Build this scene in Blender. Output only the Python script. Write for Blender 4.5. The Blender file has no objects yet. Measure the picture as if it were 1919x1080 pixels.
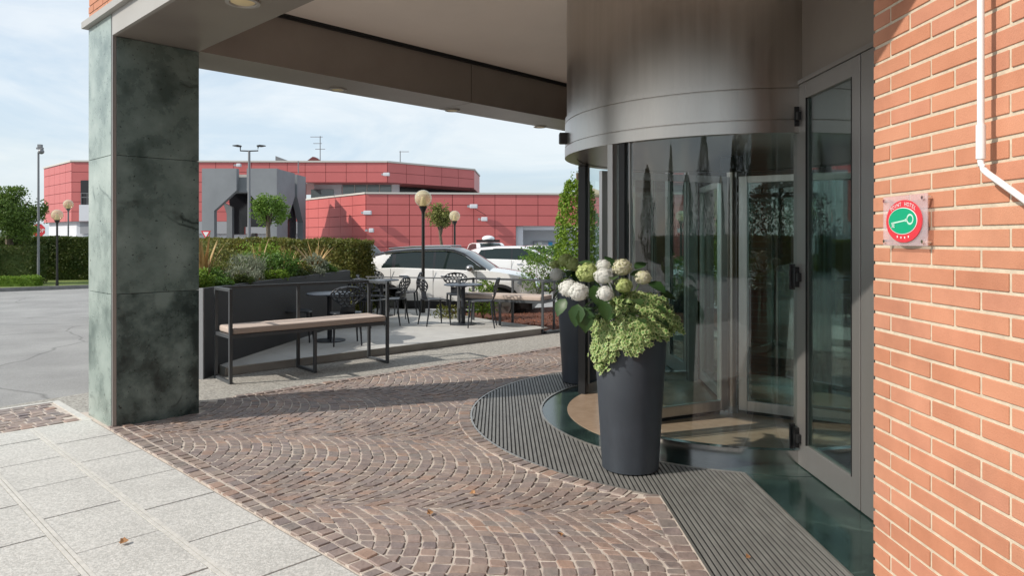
import bpy, math, random
from mathutils import Vector, Matrix, noise
random.seed(7)
R = math.radians
S = bpy.context.scene
# ------------------------------------------------------------------ camera
F_PX, CX, HY, H = 1324.0, 959.5, 447.0, 1.6
cam_d = bpy.data.cameras.new('camera'); cam = bpy.data.objects.new('camera', cam_d)
S.collection.objects.link(cam); S.camera = cam
cam.location = (0, 0, H); cam.rotation_euler = (R(90), 0, 0)
cam_d.sensor_width = 36; cam_d.lens = F_PX / 1919 * 36
cam_d.shift_y = -(540 - HY) / 1919
cam_d.clip_start = 0.05; cam_d.clip_end = 2000
# ------------------------------------------------------------------ world / sun
SUN_AZ = Vector((-0.945, -0.327, 0)).normalized()       # horizontal direction towards the sun
SUN_EL = R(37)
W = bpy.data.worlds.new('World'); S.world = W; W.use_nodes = True
nt = W.node_tree; nt.nodes.clear()
def N(tree, t, **kw):
    n = tree.nodes.new(t)
    for k, v in kw.items():
        if k in ('ins',):
            for a, b in v.items(): n.inputs[a].default_value = b
        else: setattr(n, k, v)
    return n
sky = N(nt, 'ShaderNodeTexSky', sky_type='NISHITA', sun_disc=False)
sky.sun_elevation = SUN_EL; sky.sun_rotation = math.atan2(SUN_AZ.x, SUN_AZ.y)
sky.air_density = 1.0; sky.dust_density = 2.0; sky.ozone_density = 1.0
SKY_STR = 0.12
mb_ = N(nt, 'ShaderNodeMix', data_type='RGBA'); mb_.inputs['A'].default_value = (4.2, 5.0, 5.7, 1); mb_.inputs['B'].default_value = (5.7, 6.05, 6.25, 1)
bg = N(nt, 'ShaderNodeBackground', ins={'Strength': SKY_STR})
tc = N(nt, 'ShaderNodeTexCoord')
mp = N(nt, 'ShaderNodeMapping'); mp.inputs['Scale'].default_value = (1.0, 1.0, 3.2)
nz = N(nt, 'ShaderNodeTexNoise', ins={'Scale': 2.2, 'Detail': 7.0, 'Roughness': 0.55, 'Distortion': 0.4})
cr = N(nt, 'ShaderNodeValToRGB')
cr.color_ramp.elements[0].position = 0.34; cr.color_ramp.elements[0].color = (0.62, 0.62, 0.62, 1)
cr.color_ramp.elements[1].position = 0.66; cr.color_ramp.elements[1].color = (0.93, 0.93, 0.93, 1)
mx = N(nt, 'ShaderNodeMix', data_type='RGBA')
out = N(nt, 'ShaderNodeOutputWorld')
L = nt.links.new
nz2 = N(nt, 'ShaderNodeTexNoise', ins={'Scale': 3.1, 'Detail': 8.0, 'Roughness': 0.6, 'Distortion': 0.8}); cr2 = N(nt, 'ShaderNodeValToRGB'); cr2.color_ramp.elements[0].position = .40; cr2.color_ramp.elements[1].position = .62
L(mp.outputs[0], nz2.inputs['Vector']); L(nz2.outputs['Fac'], cr2.inputs[0]); L(cr2.outputs[0], mb_.inputs['Factor']); L(mb_.outputs['Result'], mx.inputs['B'])
L(tc.outputs['Generated'], mp.inputs[0]); L(mp.outputs[0], nz.inputs['Vector']); L(nz.outputs['Fac'], cr.inputs[0])
L(cr.outputs[0], mx.inputs['Factor']); L(sky.outputs[0], mx.inputs['A']); L(mx.outputs['Result'], bg.inputs[0]); L(bg.outputs[0], out.inputs[0])
sl = bpy.data.lights.new('sun', 'SUN'); sl.energy = 3.1; sl.angle = R(0.6); sl.color = (1.0, 0.93, 0.83)
so = bpy.data.objects.new('sun', sl); S.collection.objects.link(so)
tosun = Vector((SUN_AZ.x * math.cos(SUN_EL), SUN_AZ.y * math.cos(SUN_EL), math.sin(SUN_EL)))
so.rotation_euler = tosun.to_track_quat('Z', 'Y').to_euler(); so.location = (-20, -8, 15)
S.view_settings.view_transform = 'Standard'; S.view_settings.look = 'None'
S.view_settings.exposure = 0.48; S.view_settings.gamma = 1
S.view_settings.use_curve_mapping = False
# ------------------------------------------------------------------ frames
A = Vector((-0.7199, 0.6941)); B = Vector((0.6941, 0.7199)); TH = R(1.05)
def AB(a, b, z=0): v = A * a + B * b; return Vector((v.x, v.y, z))
def FU(u, v, z=0): return Vector((u * math.cos(TH) - v * math.sin(TH), u * math.sin(TH) + v * math.cos(TH), z))
def P(px, py, d): return Vector(((px - CX) / F_PX * d, d, H - (py - HY) / F_PX * d))
def G(px, py, z=0): d = F_PX * (H - z) / (py - HY); return Vector(((px - CX) / F_PX * d, d, z))
# ------------------------------------------------------------------ mesh builder
class MB:
    def __init__(s): s.v = []; s.f = []; s.w = None
    def add(s, vs, fs):
        o = len(s.v); s.v += [Vector(v) for v in vs]; s.f += [[i + o for i in f] for f in fs]
    def box(s, x0, x1, y0, y1, z0, z1, M=None):
        vs = [Vector((x, y, z)) for z in (z0, z1) for x, y in ((x0, y0), (x1, y0), (x1, y1), (x0, y1))]
        if M: vs = [M(v) for v in vs]
        s.add(vs, [(3, 2, 1, 0), (4, 5, 6, 7), (0, 1, 5, 4), (1, 2, 6, 5), (2, 3, 7, 6), (3, 0, 4, 7)])
        return s
    def fbox(s, u0, u1, v0, v1, z0, z1): return s.box(u0, u1, v0, v1, z0, z1, lambda q: FU(q.x, q.y, q.z))
    def abox(s, a0, a1, b0, b1, z0, z1): return s.box(a0, a1, b0, b1, z0, z1, lambda q: AB(q.x, q.y, q.z))
    def prism(s, poly, z0, z1, M=None):
        n = len(poly)
        vs = [Vector((x, y, z0)) for x, y in poly] + [Vector((x, y, z1)) for x, y in poly]
        if M: vs = [M(v) for v in vs]
        s.add(vs, [list(range(n))[::-1], list(range(n, 2 * n))] + [(i, (i + 1) % n, n + (i + 1) % n, n + i) for i in range(n)])
        return s
    def tube(s, pts, r, n=8, cap=True, rs=None):
        pts = [Vector(p) for p in pts]; m = len(pts); vs = []; fs = []
        for i, p in enumerate(pts):
            t = (pts[min(i + 1, m - 1)] - pts[max(i - 1, 0)]).normalized()
            a = t.cross(Vector((0, 0, 1)) if abs(t.z) < .9 else Vector((1, 0, 0))).normalized(); b = t.cross(a)
            rr = rs[i] if rs else r
            for k in range(n):
                g = 2 * math.pi * (k + .5) / n
                vs.append(p + a * math.cos(g) * rr + b * math.sin(g) * rr)
        for i in range(m - 1):
            for k in range(n): fs.append((i * n + k, i * n + (k + 1) % n, (i + 1) * n + (k + 1) % n, (i + 1) * n + k))
        if cap: fs += [list(range(n)), list(range((m - 1) * n, m * n))[::-1]]
        s.add(vs, fs); return s
    def lathe(s, prof, c=(0, 0, 0), n=32, a0=0, a1=2 * math.pi, th=0):
        full = abs(a1 - a0 - 2 * math.pi) < 1e-6; c = Vector(c); vs = []; fs = []
        m = n if full else n + 1
        for r, z in prof:
            for k in range(m):
                g = a0 + (a1 - a0) * k / n + th; vs.append(c + Vector((r * math.cos(g), r * math.sin(g), z)))
        for i in range(len(prof) - 1):
            for k in range(n): fs.append((i * m + k, i * m + (k + 1) % m, (i + 1) * m + (k + 1) % m, (i + 1) * m + k))
        s.add(vs, fs); return s
    def arcbox(s, c, r0, r1, z0, z1, a0, a1, n=32):
        s.lathe([(r0, z0), (r1, z0), (r1, z1), (r0, z1), (r0, z0)], c, n, a0, a1)
        m = n + 1
        if abs(a1 - a0) < 6.28:
            o = len(s.v) - 5 * m
            s.f += [[o, o + m, o + 2 * m, o + 3 * m], [o + n, o + 3 * m + n, o + 2 * m + n, o + m + n]]
        return s
    def sph(s, c, r, n=16, m=10, sc=(1, 1, 1)):
        c = Vector(c); vs = []; fs = []
        for i in range(m + 1):
            t = math.pi * i / m
            for k in range(n):
                g = 2 * math.pi * k / n
                vs.append(c + Vector((r * sc[0] * math.sin(t) * math.cos(g), r * sc[1] * math.sin(t) * math.sin(g), r * sc[2] * math.cos(t))))
        for i in range(m):
            for k in range(n): fs.append((i * n + k, (i + 1) * n + k, (i + 1) * n + (k + 1) % n, i * n + (k + 1) % n))
        s.add(vs, fs); return s
    def leaf(s, p, size, asp=.5, up=None, spread=1.0):
        d = Vector((random.gauss(0, 1), random.gauss(0, 1), random.gauss(0, 1)))
        if up is not None: d = d.normalized() * spread + up
        d.normalize()
        e = d.cross(Vector((random.gauss(0, 1), random.gauss(0, 1), random.gauss(0, 1))))
        if e.length < 1e-4: e = Vector((1, 0, 0))
        e.normalize(); w = size * asp
        nrm = d.cross(e) * size * .12
        s.add([p - d * size * .5, p + e * w * .5 + nrm, p + d * size * .5, p - e * w * .5 + nrm], [(0, 1, 2, 3)])
    def build(s, name, mat, parent=None, smooth=False, bevel=0, origin=None):
        me = bpy.data.meshes.new(name)
        o = bpy.data.objects.new(name, me); S.collection.objects.link(o)
        if parent is not None:
            root = parent
            while root.parent: root = root.parent
            M = (Matrix.Translation(root.location) @ root.rotation_euler.to_matrix().to_4x4()).inverted()
            vs = [M @ v for v in s.v]; o.parent = parent
        else:
            if origin is None:
                xs = [v.x for v in s.v]; ys = [v.y for v in s.v]
                origin = Vector(((min(xs) + max(xs)) / 2, (min(ys) + max(ys)) / 2, min(v.z for v in s.v)))
            o.location = origin; vs = [v - Vector(origin) for v in s.v]
        me.from_pydata(vs, [], s.f)
        if s.w is not None:
            at = me.attributes.new('edge', 'FLOAT', 'POINT'); at.data.foreach_set('value', s.w)
        me.materials.append(mat)
        if smooth:
            me.polygons.foreach_set('use_smooth', [True] * len(me.polygons))
            if smooth != 'all': me.set_sharp_from_angle(angle=R(38))
        me.update()
        if bevel:
            b = o.modifiers.new('bevel', 'BEVEL'); b.width = bevel; b.segments = 2; b.limit_method = 'ANGLE'
        return o
def tag(o, label=None, cat=None, group=None, kind=None):
    if label: o['label'] = label
    if cat: o['category'] = cat
    if group: o['group'] = group
    if kind: o['kind'] = kind
    return o
def thing(name, label, cat, loc=(0, 0, 0), rz=0, group=None):
    o = bpy.data.objects.new(name, None); S.collection.objects.link(o)
    o.location = loc; o.rotation_euler = (0, 0, rz); o.empty_display_size = .2
    return tag(o, label, cat, group)
def copy_tree(o, parent=None):
    c = o.copy(); S.collection.objects.link(c)
    if parent is not None: c.parent = parent
    for ch in list(o.children): copy_tree(ch, c)
    return c
# ------------------------------------------------------------------ materials
def lin(c): return tuple(((x / 255) / 12.92 if x / 255 <= .04045 else ((x / 255 + .055) / 1.055) ** 2.4) for x in c) + (1,)
def mat(name, col=(.5, .5, .5), rough=.5, metal=0, col2=None, nscale=8, ramp=(.35, .65), bump=0, bscale=60, island=None,
        transl=0, coat=0, spec=.5, stretch=None, aniso=0, detail=5, roughvar=0, col3=None):
    m = bpy.data.materials.new(name); m.use_nodes = True; t = m.node_tree; b = t.nodes['Principled BSDF']
    l = t.links.new
    c4 = lambda c: tuple(c) + (1,) if len(c) == 3 else c
    b.inputs['Base Color'].default_value = c4(col); b.inputs['Roughness'].default_value = rough
    b.inputs['Metallic'].default_value = metal; b.inputs['Specular IOR Level'].default_value = spec
    b.inputs['Coat Weight'].default_value = coat
    if aniso: b.inputs['Anisotropic'].default_value = aniso
    tc = N(t, 'ShaderNodeTexCoord'); mp = N(t, 'ShaderNodeMapping')
    l(tc.outputs['Object'], mp.inputs[0])
    if stretch: mp.inputs['Scale'].default_value = stretch
    src = None
    if col2 is not None:
        n = N(t, 'ShaderNodeTexNoise', ins={'Scale': nscale, 'Detail': detail, 'Roughness': .6}); l(mp.outputs[0], n.inputs['Vector'])
        r = N(t, 'ShaderNodeValToRGB'); e = r.color_ramp.elements
        e[0].position, e[1].position = ramp; e[0].color = c4(col); e[1].color = c4(col2)
        if col3 is not None:
            k = e.new((ramp[0] + ramp[1]) / 2); k.color = c4(col3)
        l(n.outputs['Fac'], r.inputs[0]); src = r.outputs[0]
        if roughvar:
            mr = N(t, 'ShaderNodeMapRange', ins={'To Min': rough - roughvar, 'To Max': rough + roughvar}); l(n.outputs['Fac'], mr.inputs[0]); l(mr.outputs[0], b.inputs['Roughness'])
    if island:                                   # list of colours picked at random per leaf or stone
        g = N(t, 'ShaderNodeNewGeometry'); r2 = N(t, 'ShaderNodeValToRGB'); e = r2.color_ramp.elements
        e[0].color = c4(island[0]); e[1].color = c4(island[-1])
        for i, c in enumerate(island[1:-1]):
            k = e.new((i + 1) / (len(island) - 1)); k.color = c4(c)
        l(g.outputs['Random Per Island'], r2.inputs[0])
        if src is not None:
            mx = N(t, 'ShaderNodeMix', data_type='RGBA'); mx.inputs['Factor'].default_value = .5
            l(r2.outputs[0], mx.inputs['A']); l(src, mx.inputs['B']); src = mx.outputs['Result']
        else: src = r2.outputs[0]
    if src is not None: l(src, b.inputs['Base Color'])
    if bump:
        n2 = N(t, 'ShaderNodeTexNoise', ins={'Scale': bscale, 'Detail': 4.0}); l(mp.outputs[0], n2.inputs['Vector'])
        bp = N(t, 'ShaderNodeBump', ins={'Strength': 1.0, 'Distance': bump}); l(n2.outputs['Fac'], bp.inputs['Height']); l(bp.outputs[0], b.inputs['Normal'])
    if transl:
        tr = N(t, 'ShaderNodeBsdfTranslucent'); ms = N(t, 'ShaderNodeMixShader', ins={'Fac': transl})
        if src is not None: l(src, tr.inputs[0])
        else: tr.inputs[0].default_value = c4(col)
        l(b.outputs[0], ms.inputs[1]); l(tr.outputs[0], ms.inputs[2]); l(ms.outputs[0], t.nodes['Material Output'].inputs[0])
    return m
def glass(name, tint=(.8, .86, .84), ior=1.7, rough=0.0, body=None, bodyfac=0, tw=None):
    m = bpy.data.materials.new(name); m.use_nodes = True; t = m.node_tree; t.nodes.clear(); l = t.links.new
    tr = N(t, 'ShaderNodeBsdfTransparent'); tr.inputs[0].default_value = tint + (1,)
    gl = N(t, 'ShaderNodeBsdfGlossy', ins={'Roughness': rough}); f0 = ((ior - 1) / (ior + 1)) ** 2
    lw = N(t, 'ShaderNodeLayerWeight', ins={'Blend': .5}); pw = N(t, 'ShaderNodeMath', operation='POWER', ins={1: 4.0}); fr = N(t, 'ShaderNodeMath', operation='MULTIPLY_ADD', ins={1: 1 - f0, 2: f0})
    l(lw.outputs['Facing'], pw.inputs[0]); l(pw.outputs[0], fr.inputs[0])
    ms = N(t, 'ShaderNodeMixShader'); o = N(t, 'ShaderNodeOutputMaterial')
    base = tr.outputs[0]
    if body:
        df = N(t, 'ShaderNodeBsdfDiffuse'); df.inputs[0].default_value = body + (1,)
        m2 = N(t, 'ShaderNodeMixShader', ins={'Fac': bodyfac}); l(tr.outputs[0], m2.inputs[1]); l(df.outputs[0], m2.inputs[2]); base = m2.outputs[0]
    l(fr.outputs[0], ms.inputs[0]); l(base, ms.inputs[1]); l(gl.outputs[0], ms.inputs[2]); l(ms.outputs[0], o.inputs[0])
    return m
M = {}
M['asphalt'] = mat('asphalt', (.245, .243, .24), .9, col2=(.32, .318, .312), nscale=.9, bump=.004, bscale=160, detail=9)
M['gravel'] = mat('washed_gravel', (.20, .19, .172), .9, col2=(.46, .44, .40), nscale=42, bump=.004, bscale=120)
M['slab'] = mat('exposed_aggregate', (.41, .405, .385), .85, col2=(.585, .575, .55), nscale=70, ramp=(.4, .62), bump=.003, bscale=110, detail=8)
M['joint'] = mat('slab_joint', (.25, .24, .225), .9)
M['strip'] = mat('joint_strip', (.60, .585, .55), .8, col2=(.48, .47, .44), nscale=25)
M['mortar_bed'] = mat('paving_mortar', (.44, .385, .335), .9, col2=(.56, .49, .43), nscale=14, bump=.003, bscale=90)
M['cobble'] = mat('porphyry', (.16, .13, .12), .62, col2=(.31, .245, .215), nscale=9, bump=.004, bscale=45,
                  island=[(.14, .118, .118), (.27, .19, .165), (.21, .17, .155), (.33, .245, .195), (.17, .14, .15), (.29, .245, .21), (.37, .22, .15), (.25, .205, .195), (.19, .175, .16)])
M['brick'] = mat('brick', (.42, .18, .11), .85, col2=(.53, .245, .155), nscale=4, bump=.0015, bscale=180,
                 island=[(.42, .165, .088), (.52, .23, .13), (.45, .185, .10), (.56, .265, .155), (.485, .21, .135), (.50, .20, .10)])
M['brick_mortar'] = mat('brick_mortar', (.60, .52, .40), .9, col2=(.50, .43, .33), nscale=30, bump=.002, bscale=120)
def grime(m, sc, lo, hi, a=.45, b_=.75, stretch=(1, 1, 1)):
    t = m.node_tree; l = t.links.new; b = t.nodes['Principled BSDF']; src = b.inputs['Base Color'].links[0].from_socket; tc = N(t, 'ShaderNodeTexCoord'); mp = N(t, 'ShaderNodeMapping'); mp.inputs['Scale'].default_value = stretch
    n = N(t, 'ShaderNodeTexNoise', ins={'Scale': sc, 'Detail': 8.0, 'Roughness': .68}); l(tc.outputs['Object'], mp.inputs[0]); l(mp.outputs[0], n.inputs['Vector'])
    mr = N(t, 'ShaderNodeMapRange', ins={'From Min': a, 'From Max': b_, 'To Min': hi, 'To Max': lo}); l(n.outputs['Fac'], mr.inputs[0])
    mx = N(t, 'ShaderNodeVectorMath', operation='SCALE'); l(src, mx.inputs[0]); l(mr.outputs[0], mx.inputs['Scale']); l(mx.outputs[0], b.inputs['Base Color'])
grime(M['brick'], 2.2, .80, 1.05); grime(M['slab'], 1.1, .84, 1.04); grime(M['cobble'], .9, .78, 1.08)
def asphalt_detail(m):
    t = m.node_tree; l = t.links.new; b = t.nodes['Principled BSDF']; src = b.inputs['Base Color'].links[0].from_socket; tc = N(t, 'ShaderNodeTexCoord')
    n = N(t, 'ShaderNodeTexNoise', ins={'Scale': 55.0, 'Detail': 6.0, 'Roughness': .8}); l(tc.outputs['Object'], n.inputs['Vector'])
    mr = N(t, 'ShaderNodeMapRange', ins={'From Min': .3, 'From Max': .7, 'To Min': .72, 'To Max': 1.22}); l(n.outputs['Fac'], mr.inputs[0])
    w = N(t, 'ShaderNodeTexNoise', ins={'Scale': .5, 'Detail': 3.0}); l(tc.outputs['Object'], w.inputs['Vector'])
    ad = N(t, 'ShaderNodeMixRGB', blend_type='ADD', ins={'Fac': 1.0}); l(tc.outputs['Object'], ad.inputs[1]); l(w.outputs['Color'], ad.inputs[2])
    v = N(t, 'ShaderNodeTexVoronoi', feature='DISTANCE_TO_EDGE', ins={'Scale': .22}); l(ad.outputs[0], v.inputs['Vector'])
    cr_ = N(t, 'ShaderNodeMapRange', ins={'From Min': .0, 'From Max': .006, 'To Min': .62, 'To Max': 1.0}); l(v.outputs['Distance'], cr_.inputs[0])
    mu = N(t, 'ShaderNodeMath', operation='MULTIPLY'); l(mr.outputs[0], mu.inputs[0]); l(cr_.outputs[0], mu.inputs[1])
    mx = N(t, 'ShaderNodeVectorMath', operation='SCALE'); l(src, mx.inputs[0]); l(mu.outputs[0], mx.inputs['Scale']); l(mx.outputs[0], b.inputs['Base Color'])
asphalt_detail(M['asphalt'])
def marble(name, c0, c1, c2, vein, nsc=2.2, rp_=(.34, .66), rg_=.28):
    m = mat(name, c0, rg_, col2=c2, col3=c1, nscale=nsc, ramp=rp_, detail=9, roughvar=.08, spec=.5)
    t = m.node_tree; l = t.links.new; b = t.nodes['Principled BSDF']
    src = b.inputs['Base Color'].links[0].from_socket
    tc = N(t, 'ShaderNodeTexCoord')
    nz0 = N(t, 'ShaderNodeTexNoise', ins={'Scale': 2.0, 'Detail': 3.0})
    va = N(t, 'ShaderNodeMixRGB', blend_type='ADD', ins={'Fac': .35})
    l(tc.outputs['Object'], nz0.inputs['Vector']); l(tc.outputs['Object'], va.inputs[1]); l(nz0.outputs['Color'], va.inputs[2])
    vo = N(t, 'ShaderNodeTexVoronoi', feature='DISTANCE_TO_EDGE', ins={'Scale': 2.1}); l(va.outputs[0], vo.inputs['Vector'])
    r = N(t, 'ShaderNodeValToRGB'); r.color_ramp.elements[0].position = 0; r.color_ramp.elements[0].color = (1, 1, 1, 1)
    r.color_ramp.elements[1].position = .035; r.color_ramp.elements[1].color = (0, 0, 0, 1); l(vo.outputs['Distance'], r.inputs[0])
    n3 = N(t, 'ShaderNodeTexNoise', ins={'Scale': 1.7, 'Detail': 6.0}); l(tc.outputs['Object'], n3.inputs['Vector'])
    r3 = N(t, 'ShaderNodeValToRGB'); r3.color_ramp.elements[0].position = .52; r3.color_ramp.elements[1].position = .60; l(n3.outputs['Fac'], r3.inputs[0])
    mu = N(t, 'ShaderNodeMath', operation='MULTIPLY'); l(r.outputs[0], mu.inputs[0]); l(r3.outputs[0], mu.inputs[1])
    mx = N(t, 'ShaderNodeMix', data_type='RGBA'); mx.inputs['B'].default_value = vein + (1,)
    l(mu.outputs[0], mx.inputs['Factor']); l(src, mx.inputs['A'])
    # fine dark pits
    n4 = N(t, 'ShaderNodeTexNoise', ins={'Scale': 38.0, 'Detail': 3.0}); l(tc.outputs['Object'], n4.inputs['Vector'])
    r4 = N(t, 'ShaderNodeValToRGB'); r4.color_ramp.elements[0].position = .66; r4.color_ramp.elements[1].position = .72; l(n4.outputs['Fac'], r4.inputs[0])
    my = N(t, 'ShaderNodeMix', data_type='RGBA'); my.inputs['B'].default_value = tuple(x * .35 for x in c0) + (1,)
    l(r4.outputs[0], my.inputs['Factor']); l(mx.outputs['Result'], my.inputs['A']); l(my.outputs['Result'], b.inputs['Base Color'])
    return m
M['marble'] = marble('green_marble', (.045, .068, .060), (.125, .165, .148), (.21, .26, .235), (.016, .024, .021))
M['marble_bold'] = marble('bold_green_marble', (.018, .030, .028), (.075, .105, .095), (.17, .215, .195), (.016, .022, .020), 2.8, (.38, .60))
M['marble_sunlit'] = marble('sunlit_green_marble', (.10, .14, .125), (.27, .33, .30), (.40, .46, .425), (.07, .10, .09), 1.6)  # lighter copy of the column marble, sunlight on the left face put into its colour
M['marble_pol'] = marble('green_marble_floor', (.010, .021, .019), (.017, .034, .030), (.032, .058, .050), (.05, .08, .07), 3.5, rg_=.14)
M['panel'] = mat('bronze_grey_panel', (.25, .22, .195), .42, metal=.3, col2=(.285, .255, .225), nscale=1.5)
M['panel_light'] = mat('grey_fascia_panel', (.40, .385, .36), .45, metal=.2, col2=(.36, .345, .32), nscale=1.5)
M['ceiling'] = mat('ceiling_render', (.78, .70, .63), .9, col2=(.73, .655, .59), nscale=1.0)
M['steel'] = mat('brushed_steel', (.52, .485, .445), .31, metal=1, col2=(.57, .53, .49), nscale=3, stretch=(6, 6, .15), roughvar=.07)
M['steel_b'] = mat('bright_steel', (.62, .60, .58), .34, metal=.75, col2=(.55, .53, .51), nscale=5, stretch=(5, 5, .3), roughvar=.05)
M['mirror_steel'] = mat('polished_steel', (.70, .68, .66), .16, metal=1, col2=(.62, .60, .58), nscale=4, stretch=(4, 4, .3), roughvar=.05)
M['alu'] = mat('anodised_aluminium', (.34, .325, .315), .38, metal=.7, col2=(.33, .315, .30), nscale=4, stretch=(3, 3, .3))
M['black'] = mat('black_metal', (.012, .012, .013), .4)
M['tan_floor'] = mat('tan_floor', (.33, .235, .165), .25, col2=(.38, .28, .20), nscale=10)
M['slat'] = mat('mat_slat', (.27, .265, .25), .5, metal=.3, col2=(.20, .195, .185), nscale=20, stretch=(1, .3, 1))
M['rubber'] = mat('rubber', (.018, .018, .018), .8)
M['trim'] = mat('mat_trim', (.45, .43, .40), .4, metal=.8)
M['glass'] = glass('door_glass', (.84, .95, .92), 1.95)
M['glass_c'] = glass('curved_door_glass', (.88, .95, .94), 2.0)
M['glass_w'] = glass('window_glass', (.6, .7, .7), 1.6)
M['pot'] = mat('anthracite_pot', (.034, .042, .054), .5, col2=(.042, .051, .064), nscale=3, bump=.0006, bscale=240)
grime(M['pot'], 3.0, 1.5, .95, .5, .8, (1, 1, .35))
M['soil'] = mat('soil', (.03, .02, .014), .95, bump=.01, bscale=60)
M['mulch'] = mat('bark_mulch', (.20, .065, .035), .95, col2=(.07, .03, .02), nscale=35, bump=.03, bscale=40)
M['frame'] = mat('dark_frame', (.085, .092, .10), .42, metal=.3)
M['cushion'] = mat('taupe_cushion', (.46, .375, .325), .85, col2=(.50, .41, .355), nscale=60, bump=.0008, bscale=300)
M['plaster'] = mat('planter_anthracite', (.030, .031, .035), .55, col2=(.036, .037, .041), nscale=2)
M['planter_sunlit'] = mat('planter_sunlit', (.30, .31, .33), .5)  # sun-facing planter sides: sunlight put into the colour, other sides stay anthracite
M['platform'] = mat('platform_tile', (.42, .415, .40), .75, col2=(.48, .475, .455), nscale=3, bump=.001, bscale=80, detail=9)
grime(M['platform'], 1.6, .84, 1.04)
M['platform_side'] = mat('platform_side', (.46, .45, .42), .8, col2=(.38, .37, .345), nscale=6)
M['plastic'] = mat('chair_plastic', (.022, .025, .032), .38, col2=(.028, .032, .04), nscale=5)
M['tabletop'] = mat('tabletop', (.06, .075, .10), .35, col2=(.07, .085, .11), nscale=5)
G3 = lambda *c: list(c)
def fol(name, cols, rough=.55, tl=.3, clump=None, cs=1.5):
    return mat(name, clump[0] if clump else cols[0], rough, col2=clump[1] if clump else None, nscale=cs, island=cols, transl=tl, spec=.3)
M['hedge'] = fol('hedge_leaves', [(0.056, 0.098, 0.0196), (0.14, 0.182, 0.0308), (0.21, 0.168, 0.042), (0.084, 0.126, 0.0224)], clump=((.05, .08, .015), (.27, .23, .05)), cs=2.2)
M['hedge_dk'] = fol('hedge_dark_leaves', [(0.0403, 0.0784, 0.0224), (0.0896, 0.1456, 0.0314), (0.1232, 0.112, 0.0314)], clump=((.035, .065, .016), (.12, .15, .035)), cs=1.2)
M['green'] = fol('bush_green', [(0.056, 0.126, 0.021), (0.126, 0.238, 0.042), (0.084, 0.168, 0.028)])
M['bright'] = fol('bush_bright', [(0.098, 0.196, 0.021), (0.224, 0.336, 0.042), (0.154, 0.266, 0.028)])
M['olive'] = fol('bush_olive', [(0.14, 0.168, 0.042), (0.252, 0.252, 0.07), (0.112, 0.14, 0.042)])
M['grey_leaf'] = fol('silver_leaves', [(0.21, 0.238, 0.168), (0.336, 0.364, 0.266), (0.14, 0.182, 0.126)])
M['tree_l'] = fol('tree_leaves_light', [(0.084, 0.168, 0.028), (0.182, 0.294, 0.049), (0.126, 0.224, 0.035)])
M['tree_d'] = fol('tree_leaves_dark', [(0.0672, 0.1232, 0.0269), (0.1456, 0.224, 0.0448), (0.1008, 0.168, 0.0314)])
M['conifer'] = fol('conifer_leaves', [(.010, .022, .008), (.022, .04, .012)], tl=.1)
M['dry'] = fol('dry_blades', [(.40, .25, .10), (.55, .37, .17), (.30, .19, .08), (.45, .33, .14)], tl=.15)
M['leaf_big'] = fol('hydrangea_leaf', [(.025, .06, .018), (.045, .095, .03), (.035, .075, .02)], .4, .15)
M['white_fl'] = fol('white_petals', [(.88, .88, .86), (.80, .81, .77), (.90, .90, .87)], .6, .4)
M['green_fl'] = fol('green_petals', [(.42, .50, .16), (.60, .66, .32), (.36, .45, .14)], .6, .25)
M['cream_fl'] = fol('cream_petals', [(.70, .68, .52), (.78, .74, .62), (.50, .52, .24)], .6, .25)
M['bark'] = mat('bark', (.10, .075, .05), .9, col2=(.16, .125, .09), nscale=12, bump=.01, bscale=30)
M['grass'] = mat('grass', (.10, .15, .03), .9, col2=(.17, .21, .05), nscale=4, bump=.02, bscale=50)
M['kerb'] = mat('kerb_stone', (.17, .165, .16), .85, col2=(.22, .215, .21), nscale=6)
M['red'] = mat('red_panels', (.47, .115, .11), .45, col2=(.52, .132, .127), nscale=.25)
M['red_joint'] = mat('red_joint', (.20, .04, .04), .8)
M['white_wall'] = mat('white_wall', (.62, .64, .68), .7, col2=(.56, .58, .62), nscale=.4)
M['grey_wall'] = mat('grey_wall', (.30, .31, .33), .8)
M['portal'] = mat('blue_grey_render', (.20, .213, .228), .8, col2=(.235, .25, .265), nscale=.5)
M['coping'] = mat('coping', (.52, .50, .46), .6)
M['concrete'] = mat('concrete', (.42, .42, .41), .85)
M['win'] = mat('dark_window', (.16, .21, .22), .08, spec=.8)
M['window_and_shade'] = mat('deep_window_and_shade', (.015, .015, .018), .15)  # near-black for deep windows and for shade painted into the portal passage
M['pole_dk'] = mat('pole_black', (.018, .017, .016), .45)
M['pole_gr'] = mat('pole_grey', (.22, .225, .235), .45, metal=.4)
M['globe'] = glass('globe_glass', (.9, .88, .80), 1.45, .05, (.80, .72, .50), .42)
M['amber'] = mat('lamp_core', (.75, .62, .36), .4)
M['car_white'] = mat('car_white', (.82, .82, .82), .25, coat=1)
M['car_black'] = mat('car_black', (.012, .013, .016), .3, coat=.2)
M['car_dark'] = mat('car_dark', (.04, .05, .06), .25, coat=1)
M['car_red'] = mat('tail_red', (.5, .02, .02), .2, coat=1)
M['car_glass'] = mat('car_glass', (.016, .026, .026), .05, spec=.45)
M['clad'] = mat('car_cladding', (.025, .025, .027), .6)
M['tyre'] = mat('tyre', (.015, .015, .015), .8)
M['rim'] = mat('rim', (.35, .35, .36), .3, metal=.9)
M['chrome'] = mat('chrome', (.75, .75, .76), .1, metal=1)
M['lamp'] = mat('lamp_lens', (.30, .31, .33), .08, spec=.9)
M['sign_red'] = mat('sign_red', (.62, .04, .055), .35)
M['sign_green'] = mat('sign_green', (.0, .34, .17), .35)
M['sign_white'] = mat('sign_white', (.80, .80, .80), .4)
M['sign_key'] = mat('sign_key', (.50, .72, .62), .4)
M['pvc'] = mat('white_pvc', (.80, .80, .80), .3)
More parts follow.
